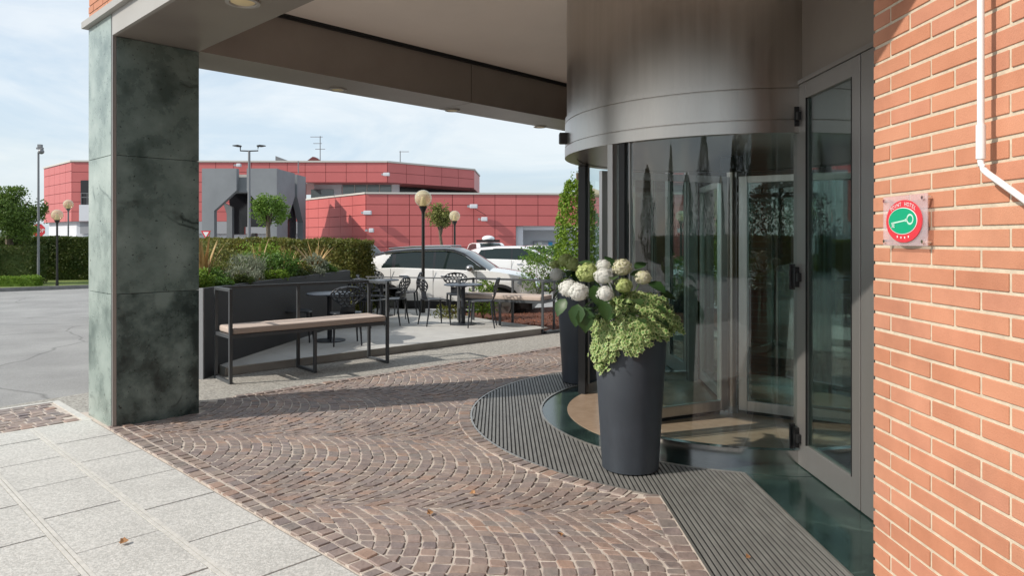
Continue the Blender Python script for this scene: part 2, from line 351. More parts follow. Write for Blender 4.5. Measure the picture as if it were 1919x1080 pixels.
M['acrylic'] = glass('acrylic', (.99, .97, .98), 1.25, .02, (.80, .68, .72), .28)
M['parasol'] = mat('beige_canvas', (.52, .44, .30), .9, transl=.3)
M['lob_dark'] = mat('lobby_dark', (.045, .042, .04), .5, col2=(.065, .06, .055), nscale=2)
M['lob_brick'] = mat('lobby_brick', (.17, .075, .045), .8, col2=(.12, .055, .035), nscale=8)
M['lob_floor'] = mat('lobby_floor', (.17, .15, .125), .2, col2=(.21, .18, .15), nscale=6)
M['skin'] = mat('skin', (.45, .28, .2), .6)
M['cloth_r'] = mat('crimson_cloth', (.35, .03, .07), .8)
M['dead'] = mat('dead_leaf', (.38, .20, .09), .8)

def structure(mb, name, m, **k): return tag(mb.build(name, m, **k), kind='structure')
# ------------------------------------------------------------------ ground
def gz(y): t = min(1, max(0, (y - 12.5) / 2.5)); return -.15 * (t * t * (3 - 2 * t))
mb = MB(); xs = [-600, -120, -40, -20, -10, -5, 0, 5, 10, 20, 40, 120, 600]
ys = [-300, -60, -20, -5, 0, 5, 10, 12.5] + [12.5 + .25 * i for i in range(1, 11)] + [20, 30, 60, 120, 300, 1200]
for y in ys:
    for x in xs: mb.v.append(Vector((x, y, gz(y) - .004)))
nx = len(xs)
for j in range(len(ys) - 1):
    for i in range(nx - 1): mb.f.append([j * nx + i, j * nx + i + 1, (j + 1) * nx + i + 1, (j + 1) * nx + i])
structure(mb, 'ground', M['asphalt'], origin=(0, 0, 0), smooth='all')
# paving outlines (world)
FAR0 = Vector((-2.645, 7.229)); FARD = Vector((3.413, 3.2)).normalized(); FARN = Vector((-FARD.y, FARD.x))
PL0 = Vector((-2.22, 9.21)); PLD = Vector((2.74, 2.56)).normalized(); PLN = Vector((-PLD.y, PLD.x))
def fl(t, n=0, z=0): v = FAR0 + FARD * t + FARN * n; return Vector((v.x, v.y, z))
# gravel strip between cobbles and terrace, continuing left past the pillar
mb = MB(); pts = [fl(-9, -.0), fl(9.5, 0), fl(9.5, 2.2), fl(-.9, 1.3), fl(-2.0, 1.1), fl(-9, .6)]
mb.prism([(p.x, p.y) for p in pts], -.06, .004)
structure(mb, 'gravel_strip', M['gravel'])
# cobble bed
mb = MB(); mb.prism([tuple(AB(-3, 1.9).xy), tuple(FU(2.1, -2).xy), tuple(FU(2.1, 12).xy), (2.0, 11.55), tuple(fl(-.65).xy), tuple(AB(7.3, 1.9).xy)], -.06, .0105)
structure(mb, 'cobble_bed', M['mortar_bed'])
DC = FU(2.118, 6.397); R_OUT, R_RING, R_DOOR = 2.365, 1.735, 1.495
def toF(p): return (p.x * math.cos(TH) + p.y * math.sin(TH), -p.x * math.sin(TH) + p.y * math.cos(TH))
def cob_ok(p, m=.05):
    b = p.x * B.x + p.y * B.y; u, v = toF(p)
    if b < 1.93 + .12 or u > 2.1: return False
    if (Vector((p.x, p.y)) - FAR0).dot(FARN) > -.06: return False
    if (Vector((p.x, p.y)) - DC.xy).length < R_OUT + .06: return False
    if v < 6.4 and u > 1.0 - .07: return False
    a = p.x * A.x + p.y * A.y
    if a > 6.5 and b < 2.66 + .05: return False
    return True
def stone(mb, c4, ins=.006, z=.016):
    c = sum(c4, Vector((0, 0, 0))) / 4; pts = []
    for i in range(4):
        p, q, pr = c4[i], c4[(i + 1) % 4], c4[i - 1]
        f = random.uniform(.06, .20)
        pts.append(p + (pr - p) * f * .6); pts.append(p + (q - p) * f * .6)
    pts = [p + Vector((random.uniform(-.003, .003), random.uniform(-.003, .003), 0)) for p in pts]
    zt = z + random.uniform(-.003, .003); n = 8
    tx, ty = random.uniform(-.05, .05), random.uniform(-.05, .05)
    lo = [Vector((p.x, p.y, .004)) for p in pts]
    hi0 = [Vector((p.x, p.y, zt - .004)) for p in pts]
    hi = [Vector((c.x + (p.x - c.x) * .91, c.y + (p.y - c.y) * .91, zt + (p.x - c.x) * tx + (p.y - c.y) * ty)) for p in pts]
    mb.add(lo + hi0 + hi, [list(range(16, 24))] + [(i, (i + 1) % n, n + (i + 1) % n, n + i) for i in range(n)] + [(n + i, n + (i + 1) % n, 2 * n + (i + 1) % n, 2 * n + i) for i in range(n)])
mb = MB()
AX = Vector((1, -.08)).normalized(); NX = Vector((-AX.y, AX.x)); WB = 1.42; RR = WB / 1.52; FA = math.asin(WB / 2 / RR); GP = .0045
for k in range(-6, 7):
    s0 = 5.52 + k * WB + WB / 2
    for j in range(-90, 80):
        a = j * .086 + .043 * (k % 2); nst = 20; off = random.uniform(-.3, .3); drift = [random.uniform(-.006, .006) for _ in range(2)]
        q = [-1] + sorted([(-1 + 2 * (i + random.uniform(-.13, .13)) / nst) for i in range(1, nst)]) + [1]
        mid = AX * (a + RR * .7) + NX * s0
        if mid.y < -.3 or mid.y > 13 or mid.x < -5.5: continue
        for i in range(nst):
            f0, f1 = q[i] * FA, q[i + 1] * FA; g = GP / RR * random.uniform(.8, 1.5)
            def pt(h, f):
                v = AX * (a + h + RR * math.cos(f)) + NX * (s0 + RR * math.sin(f)); return Vector((v.x, v.y, 0))
            hh = .043 - GP * random.uniform(.8, 1.5)
            c4 = [pt(-hh, f0 + g), pt(hh, f0 + g), pt(hh, f1 - g), pt(-hh, f1 - g)]
            c4 = [q4 + Vector((noise.noise(q4 * 1.7), noise.noise(q4 * 1.7 + Vector((9, 9, 0))), 0)) * .05 + Vector((random.uniform(-.0035, .0035), random.uniform(-.0035, .0035), 0)) for q4 in c4]
            c = sum(c4, Vector()) / 4
            if cob_ok(c): stone(mb, c4)
def row(mb, p0, p1, nrm, w, ln=.095):
    q_ = [p0, p1, p1 + nrm * w, p0 + nrm * w]; BED.prism([tuple(v.xy) for v in q_], .0, .0185)
    d = (p1 - p0); n = max(1, int(d.length / ln)); d.normalize(); t = 0; L_ = (p1 - p0).length
    while t < L_ - .03:
        l = min(ln * random.uniform(.8, 1.25), L_ - t); q = p0 + d * t
        a, b, c, e = q + d * .007, q + d * (l - .007), q + d * (l - .007) + nrm * (w - .012), q + d * .007 + nrm * (w - .012)
        stone(mb, [a, b, c, e], z=.0245); t += l
BED = MB()
B3 = Vector((B.x, B.y, 0)); A3 = Vector((A.x, A.y, 0)); C3 = FU(0, 1); U3 = FU(1, 0); FN3 = Vector((FARN.x, FARN.y, 0))
row(mb, AB(-1.5, 1.905), AB(6.55, 1.905), B3, .09); row(mb, AB(-1.5, 1.998), AB(6.55, 1.998), B3, .09)
row(mb, fl(-.2, -.11), fl(8, -.11), FN3, .10)
row(mb, FU(.885, 0), FU(.885, 4.33), U3, .105)
nst = 70
for i in range(nst):
    a0 = R(88) + R(150) * i / nst + R(.1); a1 = R(88) + R(150) * (i + 1) / nst
    def cp(r, a): return Vector((DC.x + r * math.cos(a), DC.y + r * math.sin(a), 0))
    stone(mb, [cp(R_OUT + .015, a0), cp(R_OUT + .115, a0), cp(R_OUT + .115, a1 - .004), cp(R_OUT + .015, a1 - .004)], z=.0245)
BED.arcbox(DC, R_OUT + .012, R_OUT + .118, 0, .0185, R(88), R(238.2), 90)
structure(BED, 'border_mortar', M['mortar_bed'])
structure(mb, 'cobblestones', M['cobble'])
# cobble patch at the end of the slabs, left of the pillar
mb = MB(); mb.abox(6.98, 7.95, -2.6, 1.84, -.06, .006); structure(mb, 'cobble_patch_bed', M['mortar_bed'])
mb = MB()
for i in range(9):
    t = -2.55 + random.uniform(0, .05)
    while t < 1.72:
        l = random.uniform(.09, .125); z_ = .105
        a = 6.99 + i * z_ + .02 * math.sin(t * 5)
        if i * z_ < .93: stone(mb, [AB(a, t), AB(a, t + l - .012), AB(a + z_ - .012, t + l - .012), AB(a + z_ - .012, t)], z=.012)
        t += l
structure(mb, 'cobblestone_patch', M['cobble'])
mb = MB(); mb.abox(6.93, 6.98, -2.6, 1.9, -.06, .012); mb.abox(7.95, 8.0, -2.6, 1.9, -.06, .012); mb.abox(6.98, 7.95, 1.84, 1.9, -.06, .012)
structure(mb, 'patch_border', M['strip'])
# slab pavement
mb = MB(); mb.abox(-2.2, 6.92, -5, 1.9, -.06, .006); structure(mb, 'slab_bed', M['joint'])
mb = MB(); mb2 = MB()
for c in range(12):
    b1 = 1.89 - c * .445; b0 = b1 - .445 + (.022); t = 6.92 - (0 if c % 2 == 0 else .36)
    if c % 2: mb.abox(t + .006, 6.915, b0 + .012, b1 - .012, -.05, .014 + random.uniform(-.001, .001))
    while t > -2.2:
        mb.abox(t - .63 + .005, t - .005, b0 + .012, b1 - (.004 if c == 0 else .012), -.05, .014 + random.uniform(-.0015, .0015)); t -= .63
    mb2.abox(-2.2, 6.92, b0 - .033, b0 - .013, -.05, .0165); mb2.abox(-2.2, 6.92, b0 - .009, b0 + .011, -.05, .0165)
structure(mb, 'slab_pavement', M['slab'], bevel=.003); structure(mb2, 'slab_joint_strips', M['strip'])
# marble threshold floor, tan floor, mat
mb = MB(); mb.fbox(1.0, 2.14, -.6, 6.4, -.06, .0125); mb.fbox(1.0, 2.14, 6.41, 11.5, -.06, .0125)
mb.lathe([(0, .0142), (R_RING, .0142), (R_RING, 0)], DC, 96, R(80), R(280))
structure(mb, 'marble_threshold', M['marble_pol'])
mb = MB(); mb.lathe([(0, .0175), (R_DOOR - .002, .0175), (R_DOOR - .002, 0)], DC, 96); structure(mb, 'revolving_door_floor', M['tan_floor'])
# ------------------------------------------------------------------ entrance mat
t = thing('entrance_mat', 'curved grey slatted entrance mat laid around the revolving door', 'mat', FU(.3, 6.4))
mb = MB(); mr = MB(); u = 2.118 - R_OUT + .012
def spans(u):
    o = math.sqrt(max(0, R_OUT ** 2 - (2.118 - u) ** 2)); i = math.sqrt(max(0, R_RING ** 2 - (2.118 - u) ** 2)) if abs(2.118 - u) < R_RING else 0
    lo = 6.397 - o; hi = 6.397 + o
    if u > 1.0: lo = -.6; 
    if i == 0: return [(lo, hi)]
    return [(lo, 6.397 - i), (6.397 + i, hi)]
while u < 1.64:
    for lo, hi in spans(u): mb.fbox(u, u + .019, lo + .006, hi - .006, .004, .021 + random.uniform(-.0006, .0006))
    u += .0305
mb.build('slats', M['slat'], t)
u = 2.118 - R_OUT + .005
while u < 1.64:
    for lo, hi in spans(u + .01): mr.fbox(u, u + .0305, lo, hi, .002, .0160)
    u += .0305
mr.build('rubber_base', M['rubber'], t)
mb = MB(); mb.arcbox(DC, R_OUT - .004, R_OUT + .012, 0, .023, R(90), R(241.5), 90); mb.arcbox(DC, R_RING - .010, R_RING + .008, 0, .024, R(90), R(255), 80)
mb.fbox(1.0 - .012, 1.0 + .002, -.6, 6.397 - math.sqrt(R_OUT ** 2 - 1.118 ** 2), 0, .023); mb.fbox(1.642, 1.656, -.6, 4.73, 0, .023)
mb.build('edge_trim', M['trim'], t)

# ------------------------------------------------------------------ marble column
PA, PB_, PWA, PWB = 6.497, 1.93, .60, .715
t = thing('marble_column', 'square green marble column carrying the corner of the canopy', 'column', AB(PA, PB_))
mb = MB(); zs = [0, 1.03 + .0, 2.245, 3.30]
zs = [0.0, 1.13, 2.30, 3.298]
for i in range(3):
    m1 = MB(); m1.abox(PA, PA + .03, PB_ + .035, PB_ + PWB, zs[i] + .002, zs[i + 1] - .002); m1.build('marble_panel', M['marble_bold' if i == 0 else 'marble'], t, bevel=.002)
    mb.abox(PA + .62, PA + .65, PB_ + .035, PB_ + PWB, zs[i] + .002, zs[i + 1] - .002)
    mb.abox(PA + .032, PA + .618, PB_ + PWB - .03, PB_ + PWB, zs[i] + .002, zs[i + 1] - .002)
mb.build('marble_panel', M['marble'], t, bevel=.002)
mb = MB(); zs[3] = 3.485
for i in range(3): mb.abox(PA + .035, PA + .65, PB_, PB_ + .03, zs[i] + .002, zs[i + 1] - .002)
mb.build('marble_panel', M['marble_sunlit'], t, bevel=.002)
mb = MB(); mb.abox(PA + .025, PA + .62, PB_ + .025, PB_ + PWB - .02, 0, 3.29); mb.build('core', M['rubber'], t)
mb = MB(); mb.abox(PA + .004, PA + .033, PB_ + .004, PB_ + .033, 0, 3.485); mb.build('corner_trim', M['alu'], t)
# ------------------------------------------------------------------ hotel building: canopy, bricks, lobby
hb = thing('hotel_building', 'brick hotel with deep canopy over its glazed corner entrance', 'building', FU(2.5, 3))
BE = 13.0; ZS, ZC = 3.30, 3.82
mb = MB()                                                          # beam along A (towards camera)
mb.abox(-4, PA - .002, PB_ + .03, PB_ + PWB, ZS, ZC + .1)
mb.abox(PA - .002, PA + .65, PB_ + .03, PB_ + PWB, ZS, ZC + .1)
beam = mb.build('beam', M['panel'], hb)
mb = MB(); mb.abox(PA, PA + .65, PB_ + PWB + .002, 6.0, ZS, ZC + .1); mb.abox(PA, PA + .65, 6.012, BE, ZS, ZC + .1)
beam2 = mb.build('beam', M['panel'], hb)
mb = MB(); mb.abox(-4, PA - .004, PB_ + .0, PB_ + .03, ZS, 3.485); mb.build('fascia', M['panel_light'], hb)
mb = MB(); mb.abox(-4, PA + .70, PB_ - .045, PB_ + .05, 3.487, 3.545); mb.abox(PA + .64, PA + .70, PB_ + .05, BE, 3.487, 3.545); mb.build('cornice', M['panel_light'], hb)
mb = MB(); mb.abox(-4, PA - .002, PB_ + PWB, BE, ZC, ZC + .08); mb.build('ceiling', M['ceiling'], hb)
mb = MB(); mb.abox(PA - .03, PA - .001, PB_ + PWB, BE, ZC - .035, ZC - .001); mb.abox(PA - .055, PA - .03, PB_ + PWB, BE, ZC - .012, ZC - .001); mb.build('shadow_gap', M['rubber'], hb)
mb = MB(); mb.abox(-4, PA + .62, PB_ + .02, BE, 3.94, 7.4); mb.build('upper_storey', M['brick_mortar'], hb)
mb = MB()                                                          # bricks of the upper wall, outer face
for r_ in range(20):
    z = 3.547 + r_ * .0674; t_ = PA + .64 - (.13 if r_ % 2 else .26)
    while t_ > 3.6:
        mb.abox(t_ + .005, min(t_ + .255, PA + .65), PB_ + .0, PB_ + .09, z + .005, z + .0624); t_ -= .26
mb.build('brick_course', M['brick'], hb)
mb = MB(); mb.abox(PA + .10, PA + .62, PB_ + .006, PB_ + .02, 3.545, 7.4); mb.build('mortar', M['brick_mortar'], hb)
def downlight(p):
    mb = MB(); mb.lathe([(.10, 0), (.10, -.012), (.078, -.014), (.075, -.003), (0, -.003)], p, 28); o = mb.build('downlight', M['panel_light'], beam2, smooth=True)
    mb = MB(); mb.lathe([(.070, -.005), (.062, -.009), (0, -.010)], p, 24); mb.build('lens', M['amber'], o, smooth=True)
def onz(px, py, z): d = F_PX * (H - z) / (py - HY); return Vector(((px - CX) / F_PX * d, d, z))
for px, py in ((633, 167), (848, 206), (1012, 237)):
    downlight(onz(px, py, ZS - .001))
p = onz(455, 2, ZS - .001)
mb = MB(); mb.lathe([(.12, 0), (.12, -.014), (.095, -.016), (.09, -.003), (0, -.003)], p, 28); o = mb.build('downlight', M['panel_light'], beam, smooth=True)
mb = MB(); mb.lathe([(.085, -.005), (.07, -.012), (0, -.013)], p, 24); mb.build('lens', M['amber'], o, smooth=True)
# right brick wall
UW = 1.534; CR = .0674; Z0 = 1.366 - 21 * CR
mb = MB(); V1 = 2.868
for r_ in range(0, 56):
    z = Z0 + r_ * CR
    if z > 3.25: break
    half = (r_ % 2 == 1)       # course just under z=1.366 is full
    t_ = V1 - (.13 if half else .26)
    if r_ % 2 == 0: pass
    first = True
    v_hi = V1
    while v_hi > -1.2:
        v_lo = v_hi - (.13 if (first and half) else .26)
        jz = random.uniform(-.0012, .0012); ju = random.uniform(-.0012, .0012)
        ur = UW + .12 if not first else 2.0
        mb.fbox(UW + ju, ur, v_lo + .0125, v_hi, z + .0062 + jz, z + CR - .0062 + jz)
        v_hi = v_lo; first = False
mb.build('brick_course', M['brick'], hb, bevel=.0022)
mb = MB(); mb.fbox(UW + .0045, 2.3, -1.2, V1 - .006, 0, 3.3); mb.build('mortar', M['brick_mortar'], hb)
# facade above / beside the doors
for a_, b_ in ((2.88, 4.945), (7.86, 10.6)): mb = MB(); mb.fbox(2.118, 2.20, a_, b_, 2.70, ZC - .002); mb.build('header_panel', M['panel'], hb)
for a_, b_ in ((4.945, 5.0), (7.79, 7.85)): mb = MB(); mb.fbox(2.10, 2.20, a_, b_, 0.012, ZC - .003); mb.build('mullion', M['alu'], hb)
mb = MB(); mb.fbox(2.05, 2.098, 4.95, 4.975, 2.72, 2.92); mb.build('door_contact', M['steel_b'], hb)
mb = MB(); mb.fbox(1.9, 2.3, 9.8, 11.6, 0, ZC - .004); mb.build('brick_pier', M['lob_brick'], hb)
# lobby
mb = MB(); mb.fbox(2.122, 9, 2.9, 11, -.05, .008); mb.build('lobby_floor', M['lob_floor'], hb)
for v_ in (2.7, 5.0, 7.3, 9.6): mb = MB(); mb.fbox(9, 9.1, v_, v_ + .8, 0, ZC + .3); mb.build('lobby_wall', M['lob_dark'], hb)  # unseen wall, gaps invented to let daylight into the lobby
mb = MB(); mb.fbox(2.32, 9, 2.5, 2.88, 0, ZC); mb.build('lobby_wall', M['lob_dark'], hb)
mb = MB(); mb.fbox(2.32, 9, 10.9, 11.2, 0, ZC - .01); mb.build('lobby_wall', M['lob_brick'], hb)
mb = MB(); mb.fbox(2.2, 9, 2.9, 10.9, 2.9, 3.0); mb.build('lobby_ceiling', M['lob_dark'], hb)
mb = MB(); mb.fbox(6.2, 6.6, 4.6, 7.6, .01, 1.1); mb.fbox(6.15, 6.65, 4.5, 7.7, 1.1, 1.14); mb.fbox(4.8, 5.0, 8.6, 10.6, .01, 2.88); mb.build('reception_desk', M['lob_brick'], hb)

# ------------------------------------------------------------------ revolving door
rd = thing('revolving_door', 'steel and glass revolving door drum of the hotel entrance', 'revolving door', DC)
mb = MB(); mb.lathe([(1.497, ZC - .002), (1.497, 2.70)], DC, 128); mb.build('upper_drum', M['steel'], rd, smooth='all')
mb = MB(); mb.lathe([(1.497, 2.70), (1.512, 2.70), (1.512, 2.655), (1.506, 2.652), (1.506, 2.648), (1.514, 2.645), (1.514, 2.435), (1.509, 2.432), (1.509, 2.428), (1.516, 2.425), (1.516, 2.34), (1.40, 2.34)], DC, 128); mb.build('fascia_ring', M['steel'], rd, smooth=True)
mb = MB(); mb.lathe([(1.40, 2.345), (0, 2.345)], DC, 64); mb.build('soffit', M['steel'], rd)
AG0, AG1 = R(217), R(270)
def ring(a0, a1, nm='curved_glass'):
    mb = MB(); mb.lathe([(1.478, .13), (1.478, 2.34)], DC, 40, a0, a1); g = mb.build(nm, M['glass_c'], rd, smooth='all')
    mb = MB(); mb.arcbox(DC, 1.44, 1.50, .010, .115, a0, a1, 40); mb.build('base_ring', M['mirror_steel'], rd, smooth=True)
ring(AG0, AG1); ring(R(90), R(148)); ring(R(-90), R(-37)); ring(R(32), R(90))
def post(ang, r0, r1, w, m, nm='post'):
    c, s_ = math.cos(ang), math.sin(ang)
    mb = MB()
    def T(q): return Vector((DC.x + q.x * c - q.y * s_, DC.y + q.x * s_ + q.y * c, q.z))
    mb.box(r0, r1, -w / 2, w / 2, .012, 2.34, T); return mb.build(nm, m, rd, bevel=.004)
post(R(216.2), 1.45, 1.53, .055, M['steel_b']); post(R(219.8), 1.44, 1.50, .06, M['black']); post(R(222.5), 1.45, 1.49, .012, M['alu'])
post(R(149), 1.45, 1.53, .06, M['black']); post(R(146.5), 1.45, 1.50, .03, M['alu'])
post(R(-37), 1.45, 1.52, .06, M['black']); post(R(32), 1.45, 1.52, .06, M['black'])
mb = MB(); mb.tube([DC + Vector((0, 0, .016)), DC + Vector((0, 0, 2.34))], .045, 20); mb.build('centre_shaft', M['steel'], rd, smooth=True)
mb = MB(); mb.tube([DC + Vector((0, 0, .016)), DC + Vector((0, 0, .075))], .055, 20); mb.build('shaft_foot', M['steel_b'], rd, smooth=True)
mb = MB(); mb.lathe([(.10, 2.34), (.10, 2.22), (.04, 2.20)], DC, 24); mb.build('shaft_collar', M['black'], rd, smooth=True)
def wing(ang):
    c, s_ = math.cos(ang), math.sin(ang)
    def T(q): return Vector((DC.x + q.x * c - q.y * s_, DC.y + q.x * s_ + q.y * c, q.z))
    mb = MB(); z0, z1, r0, r1 = .05, 2.16, .07, 1.40
    mb.box(r0, r0 + .075, -.028, .028, z0, z1, T); mb.box(r1 - .06, r1, -.022, .022, z0, z1, T)
    mb.box(r0 + .07, r1 - .06, -.021, .021, z0, z0 + .09, T); mb.box(r0 + .07, r1 - .06, -.021, .021, z1 - .06, z1, T)
    w = mb.build('wing', M['steel_b'], rd, bevel=.003)
    mb = MB(); mb.box(r0 + .07, r1 - .06, -.004, .004, z0 + .09, z1 - .06, T); mb.build('pane', M['glass'], w)
    mb = MB(); mb.tube([T(Vector((r1 - .2, -.03, 1.25))), T(Vector((r1 - .2, -.07, 1.25))), T(Vector((r1 - .2, -.07, .85))), T(Vector((r1 - .2, -.03, .85)))], .012, 8); mb.build('handle', M['steel_b'], w, smooth=True)
    mb = MB(); mb.box(r0 + .07, r1, -.006, .006, .02, z0, T); mb.build('brush_seal', M['black'], w)
for a_ in (205, 86, -33): wing(R(a_))
o = DC + Vector((1.53 * math.cos(R(183)), 1.53 * math.sin(R(183)), 2.50))
mb = MB(); mb.box(-.05, .03, -.04, .04, -.05, .05, lambda q: q + o); mb.build('motion_sensor', M['black'], rd, bevel=.012)
# swing doors
def leafdoor(v0, v1, label, hinge=True):
    t = thing('swing_door', label, 'door', FU(2.13, (v0 + v1) / 2, .012), 0, 'glazed swing doors beside the revolving door')
    z0, z1 = .02, 2.67; u0, u1 = 2.09, 2.14
    mb = MB(); mb.fbox(u0, u1, v0, v0 + .095, z0, z1); mb.fbox(u0, u1, v1 - .15, v1, z0, z1)
    mb.fbox(u0 + .001, u1, v0 + .095, v1 - .15, z0, z0 + .165); mb.fbox(u0 + .001, u1, v0 + .095, v1 - .15, z1 - .11, z1)
    mb.build('door_frame', M['alu'], t, bevel=.003)
    mb = MB(); mb.fbox(2.108, 2.116, v0 + .095, v1 - .15, z0 + .165, z1 - .11); mb.build('pane', M['glass'], t)
    mb = MB(); g = .008
    mb.fbox(u0 - .002, u0 + .01, v0 + .095, v0 + .095 + g, z0 + .165, z1 - .11); mb.fbox(u0 - .002, u0 + .01, v1 - .15 - g, v1 - .15, z0 + .165, z1 - .11); mb.build('gasket', M['black'], t)
    if hinge:
        for z in (2.45, 1.33, .21):
            mb = MB(); mb.fbox(u0 - .035, u0 + .002, v1 - .05, v1 + .035, z - .07, z + .07); mb.fbox(u0 - .05, u0 - .01, v1 - .01, v1 + .01, z - .09, z + .09)
            mb.fbox(u0 - .028, u0 + .002, v1 - .085, v1 - .05, z - .03, z + .03); mb.build('hinge', M['black'], t, bevel=.004)
    return t
leafdoor(4.055, 4.93, 'grey framed glass swing door hinged right beside the revolving door')
leafdoor(3.17, 4.045, 'narrow glimpse of second glass swing door next to the brick wall', False)
mb = MB(); mb.fbox(2.10, 2.17, 2.9, 3.16, .012, 2.69); mb.build('door_jamb', M['alu'], hb)
mb = MB(); mb.fbox(2.08, 2.20, 2.9, 4.944, 2.672, 2.70); mb.build('transom', M['alu'], hb)
leafdoor(7.86, 8.75, 'glass swing door behind the revolving door on its far side', False)
leafdoor(8.76, 9.7, 'farthest glass swing door behind the revolving door', False)

# ------------------------------------------------------------------ plaque, pipe
UP = UW - .03
pl = thing('hotel_plaque', 'clear acrylic plaque with red and green key emblem on the brick wall', 'sign', FU(UP, 2.6, 1.57))
PLT = lambda s_, z, u=UP: FU(u, s_, z)
vc, zc = 2.598, 1.667; hw, hh = .142, .094
mb = MB(); mb.fbox(UP, UP + .005, vc - hw, vc + hw, zc - hh, zc + hh); mb.build('backplate', M['acrylic'], pl, bevel=.001)
def disc(rv, rz, u, m, nm, dv=0, dz=0, par=pl, n=40, th=.003):
    mb = MB(); pts = [(vc + dv + rv * math.cos(2 * math.pi * i / n), zc + dz + rz * math.sin(2 * math.pi * i / n)) for i in range(n)]
    mb.prism(pts, 0, th, lambda q: FU(u - q.z, q.x, q.y)); return mb.build(nm, m, par)
rdsc = disc(.116, .079, UP, M['sign_red'], 'emblem', -.001, -.003)
disc(.093, .050, UP - .0032, M['sign_white'], 'emblem_border', .003, -.002, rdsc, th=.0012)
disc(.090, .0475, UP - .0045, M['sign_green'], 'emblem_centre', .003, -.002, rdsc, th=.0012)
def tonp(x, y, lift=.0072):        # x: towards image right (minus v), y: up
    return FU(UP - lift, vc - x, zc + y)
mb = MB()
def strip(pts, w, mb=mb, lift=.0068):
    for (x0, y0), (x1, y1) in zip(pts, pts[1:]):
        d = Vector((x1 - x0, y1 - y0)); n = Vector((-d.y, d.x)).normalized() * w / 2
        mb.add([tonp(x0 + n.x, y0 + n.y, lift), tonp(x0 - n.x, y0 - n.y, lift), tonp(x1 - n.x, y1 - n.y, lift), tonp(x1 + n.x, y1 + n.y, lift)], [(0, 1, 2, 3)])
strip([(-.072, -.010), (.022, .000)], .0055); strip([(.018, .0), (.034, .0015)], .011)
strip([(-.062, -.008), (-.062, -.026)], .010); strip([(-.070, -.024), (-.050, -.024)], .0045); strip([(-.070, -.016), (-.05, -.016)], .0035)
rg = [(.050 + .019 * math.cos(a_ * math.pi / 8), .003 + .017 * math.sin(a_ * math.pi / 8)) for a_ in range(17)]
strip(rg, .007)
mb.build('key_symbol', M['sign_key'], rdsc)
def glyph(ch, size):
    cu = bpy.data.curves.new('t', 'FONT'); cu.body = ch; cu.size = size; cu.align_x = 'CENTER'; cu.resolution_u = 2
    ob = bpy.data.objects.new('t', cu); S.collection.objects.link(ob); dg = bpy.context.evaluated_depsgraph_get()
    me = bpy.data.meshes.new_from_object(ob.evaluated_get(dg)); vs = [v.co.copy() for v in me.vertices]; fs = [list(p.vertices) for p in me.polygons]
    bpy.data.objects.remove(ob); bpy.data.curves.remove(cu); bpy.data.meshes.remove(me); return vs, fs
mb = MB(); txt = 'POINT HOTEL'
for i, ch in enumerate(txt):
    if ch == ' ': continue
    a_ = R(90 + 44 - 88 * i / (len(txt) - 1)); cx, cy = .104 * math.cos(a_), .058 * math.sin(a_) - .004
    rot = a_ - math.pi / 2; rot *= .8
    vs, fs = glyph(ch, .021)
    mb.add([tonp(cx + (v.x * math.cos(rot) - v.y * math.sin(rot)), cy + (v.x * math.sin(rot) + v.y * math.cos(rot)), .0042) for v in vs], fs)
mb.build('lettering', M['sign_white'], rdsc)
mb = MB()
for i in range(4):
    x = -.036 + .024 * i; y = -.065 + abs(i - 1.5) * .003
    pts = [(x + (.006 if k % 2 == 0 else .0026) * math.sin(k * math.pi / 5), y + (.006 if k % 2 == 0 else .0026) * math.cos(k * math.pi / 5)) for k in range(10)]
    mb.add([tonp(a_, b_, .0042) for a_, b_ in pts], [list(range(10))])
mb.build('star_row', M['sign_white'], rdsc)
for sx in (-1, 1):
    for sz in (-1, 1):
        mb = MB(); c = PLT(vc + sx * (hw - .018), zc + sz * (hh - .016))
        mb.tube([c + U3 * .03, c - U3 * .008], .0065, 14); mb.build('standoff_bolt', M['chrome'], pl, smooth=True)
pp = thing('white_conduit', 'thin white pipe running down the brick wall and bending right', 'pipe', FU(1.482, 2.147, 1.8))
mb = MB(); v_, u_ = 2.147, 1.482
mb.tube([FU(u_, v_, 3.29), FU(u_, v_, 1.86)], .0100, 14); mb.tube([FU(u_, v_, 1.87), FU(u_, v_, 1.838), FU(u_, v_ - .004, 1.824), FU(u_ , v_ - .013, 1.811), FU(u_, v_ - .027, 1.800), FU(u_, v_ - .045, 1.789), FU(u_, v_ - .09, 1.763), FU(u_, v_ - .5, 1.52)], .0095, 14)
mb.build('pipe', M['pvc'], pp, smooth=True)
mb = MB(); mb.tube([FU(u_, v_, 1.95), FU(u_, v_, 1.845)], .0135, 16); mb.build('sleeve', M['pvc'], pp, smooth=True)
mb = MB(); mb.tube([FU(u_, v_, 2.75), FU(UW + .01, v_, 2.75)], .012, 10); mb.build('clip', M['pvc'], pp)

